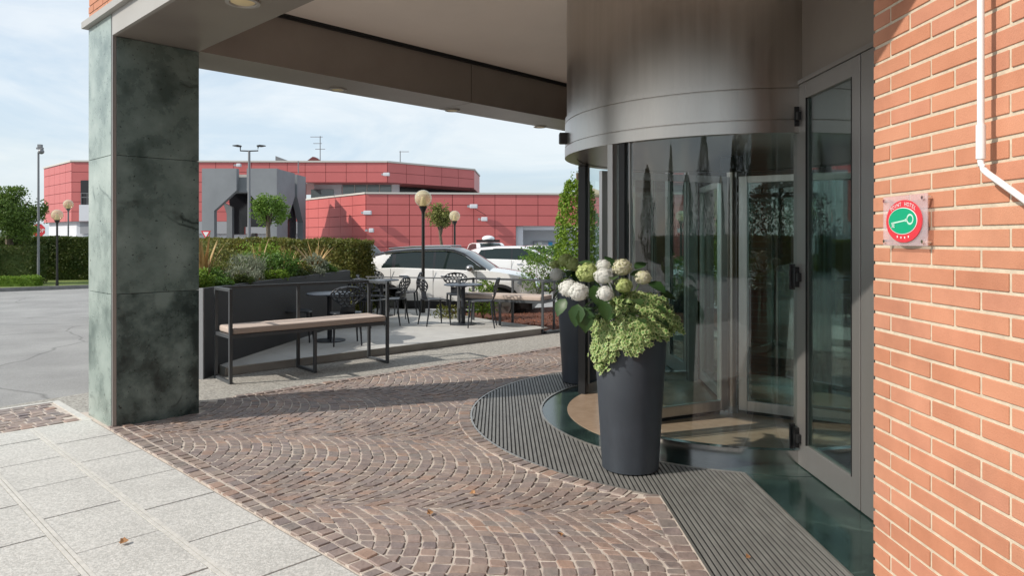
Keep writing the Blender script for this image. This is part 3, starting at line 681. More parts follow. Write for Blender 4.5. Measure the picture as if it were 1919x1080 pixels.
# ------------------------------------------------------------------ flower pots
def lobed_leaf(mb, p, nrm, size, w=True):
    nrm = nrm.normalized(); a = nrm.cross(Vector((0, 0, 1)));
    if a.length < .1: a = Vector((1, 0, 0))
    a.normalize(); b = nrm.cross(a); th = random.uniform(-1, 1) + math.pi
    a, b = a * math.cos(th) + b * math.sin(th), b * math.cos(th) - a * math.sin(th)
    shape = [(0, -.28), (.34, -.42), (.26, -.08), (.52, .10), (.20, .20), (0, .62), (-.20, .20), (-.52, .10), (-.26, -.08), (-.34, -.42)]
    vs = [p + nrm * size * .08] + [p + a * x * size + b * y * size for x, y in shape]
    mb.add(vs, [(0, i + 1, (i + 1) % 10 + 1) for i in range(10)])
    mb.w += [0] + [1] * 10
def big_leaf(mb, p, d, size, up):
    d = d.normalized(); s_ = d.cross(up).normalized(); n = s_.cross(d)
    prof = [(0, 0), (.18, .26), (.45, .38), (.75, .25), (1, 0)]
    vs = []
    for i, (t_, w) in enumerate(prof):
        c = p + d * t_ * size + n * (-.28 * t_ * t_ * size)
        vs += [c - s_ * w * size + n * w * .25 * size, c, c + s_ * w * size + n * w * .25 * size]
    fs = []
    for i in range(4):
        for k in range(2): fs.append((i * 3 + k, i * 3 + k + 1, i * 3 + k + 4, i * 3 + k + 3))
    mb.add(vs, fs)
def bloom(c, r, m, par, nfl=230):
    mb = MB()
    for i in range(nfl):
        t_ = math.acos(1 - 2 * (i + .5) / nfl * .88); g = i * 2.39996
        n = Vector((math.sin(t_) * math.cos(g), math.sin(t_) * math.sin(g), math.cos(t_)))
        n = (n + Vector([random.gauss(0, .12) for _ in range(3)])).normalized()
        q = c + Vector((n.x, n.y, n.z * .88)) * r * (1 + .14 * noise.noise(n * 2.1 + c * 9)) * random.uniform(.86, 1.1)
        a = n.orthogonal().normalized(); b = n.cross(a); th = random.uniform(0, 1.5); s_ = r * random.uniform(.13, .18)
        a, b = a * math.cos(th) + b * math.sin(th), b * math.cos(th) - a * math.sin(th)
        for e, f_ in ((a, b), (b, -a), (-a, -b), (-b, a)):
            mb.add([q, q + e * s_ * .6 + f_ * s_ * .45 + n * s_ * .1, q + e * s_ * 1.05, q + e * s_ * .6 - f_ * s_ * .45 + n * s_ * .1], [(0, 1, 2, 3)])
    mb.sph(c, r * .84, 14, 10)
    return mb.build('flower_head', m, par)
def pot_thing(name, label, cat, c, r0, r1, h):
    t = thing(name, label, cat, c, 0, 'tall tapered flower pots by the revolving door')
    mb = MB(); mb.lathe([(0, .022), (r0 - .02, .022), (r0, .03), (r0 + (r1 - r0) * .5, h * .52), (r1, h - .01), (r1 - .004, h), (r1 - .02, h), (r1 - .025, h - .06)], c, 64); mb.build('pot', M['pot'], t, smooth=True)
    mb = MB(); mb.lathe([(r1 - .026, h - .05), (0, h - .03)], c, 32); mb.build('soil', M['soil'], t)
    return t
# variegated ivy material
def ivy_mat():
    m = mat('variegated_ivy', (.1, .2, .05), .45, island=[(.06, .16, .035), (.11, .25, .05), (.17, .33, .08)], transl=.0)
    t = m.node_tree; l = t.links.new; b = t.nodes['Principled BSDF']; src = b.inputs['Base Color'].links[0].from_socket
    at = N(t, 'ShaderNodeAttribute', attribute_name='edge'); r = N(t, 'ShaderNodeValToRGB'); r.color_ramp.elements[0].position = .45; r.color_ramp.elements[1].position = .8
    l(at.outputs['Fac'], r.inputs[0]); mx = N(t, 'ShaderNodeMix', data_type='RGBA'); mx.inputs['B'].default_value = (.52, .60, .26, 1)
    l(r.outputs[0], mx.inputs['Factor']); l(src, mx.inputs['A']); l(mx.outputs['Result'], b.inputs['Base Color'])
    tr = N(t, 'ShaderNodeBsdfTranslucent'); ms = N(t, 'ShaderNodeMixShader', ins={'Fac': .25}); l(mx.outputs['Result'], tr.inputs[0]); l(b.outputs[0], ms.inputs[1]); l(tr.outputs[0], ms.inputs[2]); l(ms.outputs[0], t.nodes['Material Output'].inputs[0])
    return m
M['ivy'] = ivy_mat()
PC = Vector((.815, 4.87, 0)); RT, PH = .252, 1.0
pot_thing('flower_pot', 'tall anthracite pot with white hydrangeas and trailing ivy, nearer to camera', 'flower pot', PC, .193, RT, PH)
pl2 = thing('hydrangea_plant', 'white and lime hydrangea growing in the nearer tall pot', 'plant', PC + Vector((0, 0, PH - .03)))
heads = [(1066, 541, 4.75, .066, 'white_fl'), (1085, 548, 4.68, .068, 'white_fl'), (1101, 512, 4.86, .075, 'green_fl'), (1131, 518, 4.78, .062, 'white_fl'),
         (1131, 499, 4.92, .050, 'white_fl'), (1166, 502, 4.86, .066, 'cream_fl'), (1205, 521, 4.82, .055, 'cream_fl'), (1169, 536, 4.72, .056, 'green_fl'), (1134, 551, 4.62, .055, 'white_fl')]
st = MB(); hc = PC + Vector((-.05, 0, PH))
for i, (px, py, d, r_, m_) in enumerate(heads):
    c = P(px, py, d); bloom(c, r_, M[m_], pl2)
    st.tube([hc, hc.lerp(c, .5) + Vector((0, 0, .05)), c], .005, 6)
st.build('stems', M['green'], pl2)
mb = MB()
for px, py, d, ang, s_ in ((1060, 560, 4.78, (-.5, -.3, -.7), .13), (1083, 570, 4.66, (-.15, -.4, -.85), .15), (1095, 575, 4.66, (.05, -.4, -.9), .17), (1112, 535, 4.66, (.2, -.5, -.6), .16),
                       (1131, 565, 4.60, (.1, -.5, -.75), .13), (1180, 515, 4.85, (.6, -.3, .1), .13), (1215, 530, 4.80, (.6, -.5, -.2), .14), (1150, 505, 5.0, (-.3, .2, .7), .12),
                       (1110, 500, 5.0, (-.5, .3, .3), .12), (1235, 550, 4.85, (.7, -.2, -.1), .12), (1190, 505, 4.9, (.5, .2, .4), .11), (1145, 520, 4.80, (0, -.6, .1), .12)):
    big_leaf(mb, P(px, py, d), Vector(ang), s_, Vector((0, -.5, 1)))
for i in range(80):
    g = random.uniform(0, 6.28); r_ = random.uniform(.05, .3); p = PC + Vector((r_ * math.cos(g) - .06, r_ * math.sin(g), PH + random.uniform(.02, .2)))
    big_leaf(mb, p, Vector((math.cos(g), math.sin(g), random.uniform(-.3, .7))), random.uniform(.08, .13), Vector((0, 0, 1)))
mb.build('foliage', M['leaf_big'], pl2, smooth='all')
iv = thing('ivy_plant', 'variegated ivy spilling over the rim of the nearer tall pot', 'plant', PC + Vector((0, 0, PH - .03)))
mb = MB(); mb.w = []; sm = MB()
for i in range(1350):                                   # mound
    g = random.uniform(R(175), R(395)); r_ = random.uniform(.0, .32) ; k = random.random()
    x = .04 + r_ * math.cos(g) * 1.0; y = r_ * math.sin(g) * .9
    z = PH + .03 + .185 * math.sqrt(max(0, 1 - (r_ / .36) ** 2)) * random.uniform(.55, 1.05) - (.10 * (r_ / .3) ** 3)
    n = Vector((math.cos(g) * r_ * 2, math.sin(g) * r_ * 2 - .35, .5)) + Vector([random.gauss(0, .45) for _ in range(3)])
    lobed_leaf(mb, PC + Vector((x, y, z)), n, random.uniform(.030, .052))
def ivy_strand(ang, ln, dens=1.0, out=.02):
    n = int(ln / .014 * dens); p0 = PC + Vector((math.cos(ang) * RT * .9, math.sin(ang) * RT * .9, PH + .03)); pts = []
    w1 = random.uniform(-.03, .03)
    for i in range(n):
        t_ = i / n * ln; z = PH + .03 - t_; rr = RT - (RT - .193) * max(0, t_) / PH + out + .02 * math.sin(t_ * 20 + ang)
        a2 = ang + w1 * t_ / .3 * 3
        p = PC + Vector((math.cos(a2) * rr, math.sin(a2) * rr, z)); pts.append(p)
        for _ in range(2):
            q = p + Vector((random.gauss(0, .018), random.gauss(0, .012), random.gauss(0, .012))); nn = Vector((math.cos(a2), math.sin(a2), .35)) + Vector([random.gauss(0, .4) for _ in range(3)])
            lobed_leaf(mb, q, nn, random.uniform(.028, .046))
    if len(pts) > 2: sm.tube(pts, .003, 5)
for a_, ln in ((188, .12), (196, .20), (205, .33), (211, .36), (217, .34), (223, .25), (229, .27), (235, .24), (241, .16), (247, .15), (253, .17), (258, .20), (263, .18), (268, .20), (273, .19), (279, .15), (285, .13), (292, .10), (299, .09), (306, .11), (313, .08), (321, .12), (330, .10), (342, .09), (355, .08)):
    ivy_strand(R(a_), ln); ivy_strand(R(a_ + 3), ln * .8)
for i in range(60): lobed_leaf(mb, P(1228 + random.uniform(-8, 24), 572 + random.uniform(-16, 22), 4.8 + random.uniform(-.06, .06)), Vector((random.gauss(.2, .4), -1, .4)), .042)
mb.build('leaves', M['ivy'], iv); sm.build('stems', M['green'], iv)
PC2 = G(1087, 719); PC2.z = 0
pot_thing('flower_pot', 'tall anthracite pot half hidden behind the revolving door posts, farther from camera', 'flower pot', PC2, .193, RT, PH)
pl3 = thing('hydrangea_plant', 'pale hydrangea growing in the farther tall pot', 'plant', PC2 + Vector((0, 0, PH - .03)))
mb = MB()
for px, py, d, r_, m_ in ((1043, 515, 7.6, .075, 'white_fl'), (1061, 489, 7.7, .085, 'green_fl'), (1075, 496, 7.6, .085, 'green_fl'), (1040, 497, 7.9, .06, 'green_fl'), (1095, 500, 7.8, .08, 'green_fl'), (1110, 520, 7.8, .08, 'white_fl')):
    bloom(P(px, py, d), r_, M[m_], pl3)
for i in range(110):
    g = random.uniform(0, 6.28); r_ = random.uniform(.02, .3); p = PC2 + Vector((r_ * math.cos(g), r_ * math.sin(g), PH + random.uniform(-.03, .26)))
    big_leaf(mb, p, Vector((math.cos(g), math.sin(g), random.uniform(-.6, .7))), random.uniform(.09, .15), Vector((0, 0, 1)))
mb.build('foliage', M['leaf_big'], pl3, smooth='all')

# ------------------------------------------------------------------ terrace platform
PZ = .105
def plp(t, n=0, z=0): v = PL0 + PLD * t + PLN * n; return Vector((v.x, v.y, z))
t = thing('terrace_platform', 'low grey tiled platform carrying the café tables and chairs', 'platform', plp(0, 1))
TE = 3.76; TS = -1.5
mb = MB(); i_ = 0
ca = plp(TS, 0); cb_ = plp(TE, 0); cc = plp(TE + 0.2, 4.4); cd = plp(TS, 4.4)
mb.prism([tuple(plp(TS, .03).xy), tuple(plp(TE - .03, .03).xy), tuple(plp(TE + .6, 4.4).xy), tuple(plp(TS, 4.4).xy)], -.1, PZ - .012)
mb.build('base', M['platform_side'], t)
mb = MB(); tw = .6
for i in range(-3, 8):
    for j in range(0, 8):
        a0, a1 = max(TS, i * tw - .04), min(TE + .1, (i + 1) * tw - .04)
        if a1 - a0 < .05: continue
        q = [plp(a0 + .002, j * tw - .01 + .002), plp(a1 - .002, j * tw - .01 + .002), plp(a1 - .002, (j + 1) * tw - .012), plp(a0 + .002, (j + 1) * tw - .012)]
        if j * tw > 4.2: continue
        mb.prism([tuple(v.xy) for v in q], PZ - .012, PZ)
mb.build('tiles', M['platform'], t)
# mulch bed
mb = MB(); q = [plp(TE + .12, .02), plp(TE + 4.5, .25), plp(TE + 4.5, 2.6), plp(TE - 1.0, 4.6), plp(TE - 2.5, 4.6), plp(TE - .0, 2.2)]
mb.prism([tuple(v.xy) for v in q], -.3, .02)
structure(mb, 'mulch_bed', M['mulch'])
mb = MB()
for i in range(900):
    u_, v_ = random.uniform(TE + .15, TE + 4), random.uniform(.15, 2.4); p = plp(u_, v_, .03 + random.uniform(-.01, .01)); mb.leaf(p, random.uniform(.03, .07), .4)
tag(mb.build('bark_chips', mat('bark_chips', (.2, .07, .03), .95, island=[(.26, .085, .04), (.12, .045, .025), (.34, .13, .07), (.06, .03, .02)])), 'loose reddish bark chips covering the bed right of the terrace', 'bark chips', kind='stuff')
mb = MB(); d_ = plp(TE + .1, -.02); mb.prism([tuple(plp(TE + .03, -.05).xy), tuple(plp(TE + 4.5, .12).xy), tuple(plp(TE + 4.5, .20).xy), tuple(plp(TE + .03, .03).xy)], -.02, .045); structure(mb, 'bed_edging', M['frame'])

# planter trough
pa = G(381, 712); pb = pa + Vector((math.sin(R(7.5)), math.cos(R(7.5)), 0)) * 4.25; dd = (pb - pa).normalized(); nn = Vector((-dd.y, dd.x, 0)); PLH = 1.035
tr = thing('planter_trough', 'long anthracite planter box beside the terrace filled with shrubs', 'planter', pa)
LN = (pb - pa).length + .4
def tp(s_, w, z=0): return pa + dd * s_ + nn * w + Vector((0, 0, z))
mb = MB(); mb.prism([tuple(tp(0.02, .0).xy), tuple(tp(LN, 0).xy), tuple(tp(LN, .05).xy), tuple(tp(.02, .05).xy)], 0, PLH); 
mb.prism([tuple(tp(LN - .05, .052).xy), tuple(tp(LN, .052).xy), tuple(tp(LN, 1.0).xy), tuple(tp(LN - .05, 1.0).xy)], 0, PLH); mb.build('side_panel', M['plaster'], tr, bevel=.004)
mb = MB(); mb.prism([tuple(tp(-.005, 0).xy), tuple(tp(.018, 0).xy), tuple(tp(.018, 1.05).xy), tuple(tp(-.005, 1.05).xy)], 0, PLH); mb.build('end_panel', M['planter_sunlit'], tr, bevel=.003)
mb = MB(); mb.prism([tuple(tp(.02, 1.0).xy), tuple(tp(LN, 1.0).xy), tuple(tp(LN, 1.05).xy), tuple(tp(.02, 1.05).xy)], 0, PLH); mb.build('side_panel', M['planter_sunlit'], tr, bevel=.004)
mb = MB(); mb.prism([tuple(tp(.02, .05).xy), tuple(tp(LN - .05, .05).xy), tuple(tp(LN - .05, 1.0).xy), tuple(tp(.02, 1.0).xy)], 0, PLH - .06); mb.build('soil', M['soil'], tr)

# ------------------------------------------------------------------ plants
def bush(name, label, c, r, h, m, n=500, ls=.04, asp=.5, up=None, group=None, spread=1.0):
    mb = MB(); c = Vector(c)
    for i in range(n):
        v = Vector([random.gauss(0, 1) for _ in range(3)]).normalized() * random.uniform(.35, 1.0) ** .6
        v.z = abs(v.z) if v.z < -.75 else v.z
        k = 1 + .5 * noise.noise(v * 2.5 + c)
        mb.leaf(c + Vector((v.x * r * k, v.y * r * k, h * .5 + v.z * h * .5 * k)), ls * random.uniform(.7, 1.3), asp, up, spread)
    st = MB()
    for i in range(7):
        g = random.uniform(0, 6.28); st.tube([c, c + Vector((math.cos(g) * r * .5, math.sin(g) * r * .5, h * .7))], .006, 5)
    t = thing(name, label, 'shrub', c, 0, group)
    mb.build('foliage', m, t); st.build('stems', M['bark'], t); return t
def low(i, s_, w, r, h, m, lb): bush('low_plant', lb, tp(s_, w, PS - .02), r, h, m, 700, .04, .55, group='plants growing in the planter trough')
def blades(name, label, c, h, n, m, lean=.5, w=.03, group=None, cat='grass'):
    mb = MB(); c = Vector(c)
    for i in range(n):
        g = random.uniform(0, 6.28); ln = h * random.uniform(.6, 1.05); le = random.uniform(.05, lean); d = Vector((math.cos(g), math.sin(g), 0)); s_ = Vector((-d.y, d.x, 0))
        vs = []
        for k in range(6):
            t_ = k / 5; p = c + d * (.03 + le * ln * t_ ** 1.6) + Vector((0, 0, ln * t_ * (1 - .25 * le * t_))); ww = w * (1 - t_ ** 2) * .5 + .0015
            vs += [p - s_ * ww, p + s_ * ww]
        mb.add(vs, [(2 * k, 2 * k + 1, 2 * k + 3, 2 * k + 2) for k in range(5)])
    t = mb.build(name, m, origin=c); return tag(t, label, cat, group)
PS = PLH - .06
def tp(s_, w, z=0): return pa + dd * s_ * 1.36 + nn * w + Vector((0, 0, z))
gp = 'plants growing in the planter trough'
bush('box_bush', 'bright green clipped bush at the near end of the planter', tp(.25, .30, PS), .22, .27, M['bright'], 1500, .035, .6, group=gp)
bush('box_bush', 'green rounded bush just behind the nearest planter bush', tp(.75, .55, PS), .26, .26, M['green'], 1200, .035, .6, group=gp)
bush('silver_bush', 'silvery lavender clump in the middle of the planter', tp(1.25, .40, PS), .28, .40, M['grey_leaf'], 1600, .07, .12, Vector((0, 0, 1)), gp, .8)
bush('silver_bush', 'grey green clump left of the lavender in the planter', tp(.95, .25, PS), .24, .26, M['grey_leaf'], 900, .05, .2, Vector((0, 0, .7)), gp)
bush('leafy_shrub', 'deep green leafy shrub right of the silvery clump', tp(1.85, .35, PS), .36, .42, M['green'], 1700, .045, .6, group=gp)
bush('leafy_shrub', 'green leafy shrub before the second dry flax', tp(2.3, .35, PS), .28, .27, M['hedge'], 1100, .045, .6, group=gp)
bush('leafy_shrub', 'bluish green low shrub near the far end of planter', tp(2.75, .30, PS), .27, .36, M['grey_leaf'], 1000, .045, .5, group=gp)
bush('tall_shrub', 'yellow green shrub rising behind the middle plants', tp(1.3, .95, PS), .42, .60, M['olive'], 1500, .05, .5, group=gp)
bush('tall_shrub', 'bright yellow green shrub behind the far planter plants', tp(2.4, .9, PS), .46, .56, M['bright'], 1600, .05, .5, group=gp)
bush('leafy_shrub', 'dark green shrub at the very end of the planter', tp(3.1, .6, PS), .25, .22, M['hedge_dk'], 800, .045, .5, group=gp)
for i, (s_, w, r, h, m_, lb) in enumerate(((.48, .14, .15, .16, 'green', 'small green tuft spilling over the planter rim near its pale end'), (.8, .12, .15, .18, 'hedge_dk', 'dark low tuft at the planter rim left of the silvery clump'),
    (1.08, .60, .28, .34, 'olive', 'olive clump filling in behind the first silvery plants'), (1.55, .15, .18, .20, 'bright', 'bright small tuft at the planter rim below the lavender'), (1.65, .65, .32, .46, 'green', 'taller green clump behind the deep green shrub'),
    (2.05, .15, .17, .18, 'hedge_dk', 'dark low tuft at the rim in the middle of the planter'), (2.1, .75, .30, .42, 'olive', 'olive clump behind the leaning dry flax'), (2.5, .14, .18, .20, 'grey_leaf', 'silvery low tuft at the rim toward the far end'),
    (2.9, .16, .18, .22, 'green', 'green low tuft at the rim by the far planter corner'), (3.2, .3, .2, .22, 'olive', 'olive tuft on the far planter corner'), (.2, .65, .25, .30, 'hedge_dk', 'dark bush behind the bright clipped planter bush'))): low(i, s_, w, r, h, M[m_], lb)
gf = 'dry flax clumps in the planter'
blades('dry_flax', 'tallest upright dry tan flax clump nearest to the column', tp(.55, .45, PS), .78, 24, M['dry'], .45, .055, gf, 'plant')
blades('dry_flax', 'leaning dry flax clump in the middle of the planter', tp(2.15, .35, PS), .56, 30, M['dry'], .9, .035, gf, 'plant')
blades('dry_flax', 'spiky dry flax clump at the far end of the planter', tp(2.8, .3, PS), .62, 36, M['dry'], .8, .032, gf, 'plant')
blades('dry_flax', 'single thin dry flax tuft rising before the hedge', tp(1.95, .7, PS), .68, 10, M['dry'], .3, .03, gf, 'plant')
blades('feather_grass', 'thin grey green grass between the planter shrubs', tp(1.5, .45, PS), .42, 60, M['grey_leaf'], .6, .012, gp, 'grass')
bush('garden_shrub', 'light green shrub in the bark bed behind the round table', G(905, 600), .34, .80, M['bright'], 1000, .06, .5)
bush('garden_shrub', 'low dark green plant at the foot of the terrace bench', plp(TE - .2, 2.3), .3, .35, M['hedge'], 500, .05, .5)
bush('garden_shrub', 'airy green shrub right of the car front', P(1010, 560, 13.6) * 1.0, .42, .9, M['tree_l'], 1000, .06, .4)
bush('garden_shrub', 'low hedge plant behind the farther flower pot', P(1030, 500, 16), .7, .5, M['green'], 1200, .07, .5)

def hedge(name, label, p0, p1, th, z0, h, m, n, ls=.05):
    p0 = Vector((p0.x, p0.y, 0)); p1 = Vector((p1.x, p1.y, 0)); d = (p1 - p0); ln = d.length; d.normalize(); s_ = Vector((-d.y, d.x, 0)); mb = MB()
    A_ = [p0 + s_ * .06 + d * .06, p1 + s_ * .06 - d * .06, p1 + s_ * (th - .06) - d * .06, p0 + s_ * (th - .06) + d * .06]
    mb.prism([tuple(v.xy) for v in A_], z0, z0 + h - .06)
    areas = [ln * h, ln * th, th * h, th * h]; tot = sum(areas)
    for i in range(n):
        r_ = random.random() * tot; u_, v_ = random.random(), random.random()
        if r_ < areas[0]: q = p0 + d * ln * u_ + Vector((0, 0, z0 + h * v_)); nn_ = -s_
        elif r_ < areas[0] + areas[1]: q = p0 + d * ln * u_ + s_ * th * v_ + Vector((0, 0, z0 + h)); nn_ = Vector((0, 0, 1))
        elif r_ < tot - areas[3]: q = p0 + s_ * th * u_ + Vector((0, 0, z0 + h * v_)); nn_ = -d
        else: q = p1 + s_ * th * u_ + Vector((0, 0, z0 + h * v_)); nn_ = d
        q = q + nn_ * (.09 * noise.noise(q * 1.3) + random.uniform(-.07, .03))
        mb.leaf(q, ls * random.uniform(.7, 1.4), .6)
    o = mb.build(name, m, origin=Vector((p0.x, p0.y, z0))); return tag(o, label, 'hedge')
GZ = -.15
hedge('clipped_hedge', 'clipped olive hedge behind the planter trough', P(250, 500, 15.0), P(663, 500, 13.6), .9, GZ, 1.71, M['hedge'], 26000, .055)
hedge('clipped_hedge', 'low hedge stub between the clipped hedge and white car', P(640, 500, 15.2), P(692, 500, 15.0), .8, GZ, 1.15, M['hedge_dk'], 3500, .055)
hedge('clipped_hedge', 'long dark hedge across the road behind the globe lamps', P(-420, 500, 26.5), P(330, 500, 28.5), 1.2, GZ, 1.78, M['hedge_dk'], 34000, .085)
hedge('clipped_hedge', 'lower darker hedge block at the left edge of the picture', P(-300, 500, 24.3), P(60, 500, 25.2), 1.0, GZ, 1.45, M['hedge_dk'], 9000, .075)
hedge('clipped_hedge', 'knee high bright green hedge at the kerb far left', P(-300, 500, 23.6), P(66, 500, 24.3), .5, GZ, .42, M['bright'], 6000, .06)
# verge and kerb
k0, k1 = G(-500, 566, GZ), G(420, 531, GZ); kd = (k1 - k0).normalized(); kn = Vector((-kd.y, kd.x, 0))
mb = MB(); mb.prism([tuple(k0.xy), tuple(k1.xy), tuple((k1 + kn * .15).xy), tuple((k0 + kn * .15).xy)], GZ - .1, GZ + .12); structure(mb, 'kerb', M['kerb'])
mb = MB(); mb.prism([tuple((k0 + kn * .152).xy), tuple((k1 + kn * .152).xy), tuple((k1 + kn * 8).xy), tuple((k0 + kn * 8).xy)], GZ - .1, GZ + .10); structure(mb, 'grass_verge', M['grass'])

# ------------------------------------------------------------------ trees
def tree(name, label, base, crown_c, rx, rz, m, n, ls, trunk_r=.08, group=None, limbs=6, rough_=.3, cat='tree'):
    base = Vector(base); cc_ = Vector(crown_c); t = thing(name, label, cat, base, 0, group)
    mb = MB(); mb.tube([base, base.lerp(cc_, .35) + Vector((.03, 0, 0)), base.lerp(cc_, .75) - Vector((.04, 0, 0)), cc_], .05, 9, rs=[trunk_r * 1.25, trunk_r, trunk_r * .8, trunk_r * .35])
    for i in range(limbs):
        g = i * 2.4; e = cc_ + Vector((math.cos(g) * rx * .6, math.sin(g) * rx * .6, rz * random.uniform(-.2, .6)))
        mb.tube([base.lerp(cc_, .7), base.lerp(cc_, .85).lerp(e, .5) , e], .03, 6, rs=[trunk_r * .6, trunk_r * .35, trunk_r * .12])
    mb.build('trunk', M['bark'], t, smooth=True)
    mb = MB(); cl = []
    for i in range(34):
        v = Vector([random.gauss(0, 1) for _ in range(3)]).normalized() * random.uniform(.35, .95); cl.append(v)
    for i in range(n):
        v = random.choice(cl) + Vector([random.gauss(0, .17) for _ in range(3)])
        if v.length > 1.08: v *= 1.08 / v.length * random.uniform(.85, 1)
        k = 1 + rough_ * noise.noise(v * 2.2 + base)
        mb.leaf(cc_ + Vector((v.x * rx * k, v.y * rx * k, v.z * rz * k)), ls * random.uniform(.7, 1.4), .6)
    mb.build('crown', m, t); return t
tree('round_tree', 'round clipped tree with dense dark crown at far left', P(14, 500, 25.6) * 1, P(20, 402, 25.6), 1.12, .96, M['tree_d'], 12000, .085, .13, rough_=.15)
tree('street_tree', 'small round green tree before the grey concrete portal', Vector((P(502, 400, 42).x, 42, GZ)), P(504, 393, 42), 1.08, 1.0, M['tree_l'], 4200, .13, .14)
tree('street_tree', 'small lopsided tree between the two globe lamps', Vector((P(832, 400, 30).x, 30, GZ)), P(824, 404, 30), .62, .55, M['olive'], 2000, .10, .07)
tree('street_tree', 'bright bush top peeking over the left hedge', Vector((P(45, 400, 31).x, 31, GZ)), P(47, 432, 31), .6, .35, M['bright'], 1200, .09, .08)
# climbing shrub column left of the drum
t = thing('climbing_shrub', 'tall dense green shrub standing left of the revolving door', 'shrub', G(1075, 560))
mb = MB(); b0 = Vector((P(1082, 400, 14).x, 14, 0))
for i in range(5200):
    z = random.uniform(.3, 2.75); r_ = (.42 if z < 2.3 else .42 - (z - 2.3) * .5) * (1 + .3 * noise.noise(Vector((z * 2, 3, 1)))); g = random.uniform(0, 6.28); r_ *= random.uniform(.6, 1.05)
    mb.leaf(b0 + Vector((r_ * math.cos(g), r_ * math.sin(g), z)), .075 * random.uniform(.7, 1.3), .6)
for sx, top in ((-.1, 2.95), (.02, 3.1), (.15, 2.9), (-.22, 2.75)):
    for i in range(40): mb.leaf(b0 + Vector((sx + random.gauss(0, .02), random.gauss(0, .03), random.uniform(2.4, top))), .045, .5)
mb.build('foliage', M['bright'], t)
mb = MB(); mb.tube([b0, b0 + Vector((.05, 0, 1.2)), b0 + Vector((0, 0, 2.9))], .03, 6); mb.build('stem', M['bark'], t)
# parasol
q = Vector((P(1105, 400, 16.5).x, 16.5, GZ)); t = thing('parasol', 'beige parasol half hidden behind the revolving door frame', 'parasol', q)
mb = MB(); mb.tube([q, q + Vector((0, 0, 2.9))], .025, 10); mb.build('pole', M['bark'], t)
mb = MB(); mb.lathe([(0.0, 2.95), (.5, 2.78), (.55, 2.74), (.5, 2.74)], q, 8); mb.build('canopy', M['parasol'], t)

# ------------------------------------------------------------------ benches
def bench(name, label, o, ax, dp, ln, dep, zs_, top, cush=True):
    t = thing(name, label, 'bench', o, 0, 'dark framed terrace benches with taupe cushions')
    ax = ax.normalized(); dp = dp.normalized()
    def T(q): return o + ax * q.x + dp * q.y + Vector((0, 0, q.z))
    s_ = .036; h0, h1 = zs_ - .045, zs_ - .005
    def fr(x, full=True):
        mb = MB(); zt = top if full else h1
        mb.box(x, x + s_, 0, s_, 0, zt, T); mb.box(x, x + s_, dep - s_, dep, 0, top, T)
        mb.box(x + .001, x + s_ - .001, s_, dep - s_, .002, s_, T); mb.box(x + .001, x + s_ - .001, s_, dep - s_, h0, h1, T)
        if full: mb.box(x + .001, x + s_ - .001, s_, dep - s_, top - s_, top - .001, T)
        return mb.build('end_frame' if full else 'leg_frame', M['frame'], t, bevel=.003)
    fr(0); fr(ln - s_); fr(ln / 2 - s_ / 2, False)
    for a0, a1 in ((s_, ln / 2 - s_ / 2), (ln / 2 + s_ / 2, ln - s_)):
        mb = MB(); mb.box(a0, a1, dep - s_ + .001, dep - .001, top - s_, top - .001, T); mb.build('back_rail', M['frame'], t)
        mb = MB(); mb.box(a0, a1, .001, s_ - .001, h0, h1 - .001, T); mb.box(a0, a1, dep - s_ + .001, dep - .001, h0, h1 - .001, T); mb.build('seat_rail', M['frame'], t)
    mb = MB(); mb.box(.04, ln - .04, .005, dep - s_ - .004, h1, h1 + .075, T); c = mb.build('cushion', M['cushion'], t, bevel=.02)
    return t
b_o = G(430, 722); b_r = G(727, 682)
bench('garden_bench', 'long black metal bench with taupe cushion in front of the planter', b_o, b_r - b_o, Vector((-(b_r - b_o).y, (b_r - b_o).x, 0)), (b_r - b_o).length + .02, .50, .545, 1.05)
o2 = G(1018, 627); a2 = Vector((-.9, .42, 0))
bench('garden_bench', 'black metal bench with pale cushion at the right end of the terrace', o2, a2, Vector((.42, .9, 0)), 1.62, .55, .555, .885)
# low railing behind the chairs
r0, r1 = P(686, 519, 13.2), P(862, 522, 12.9); t = thing('terrace_railing', 'thin grey railing along the back of the terrace chairs', 'railing', Vector((r0.x, r0.y, 0)))
mb = MB(); mb.tube([r0, r1], .016, 4); mb.build('rail', M['pole_gr'], t)
for px in (690, 761, 858):
    f_ = (px - 686) / (862 - 686); p = r0.lerp(r1, f_); mb = MB(); mb.tube([Vector((p.x, p.y, 0)), p], .016, 4); mb.build('post', M['pole_gr'], t)

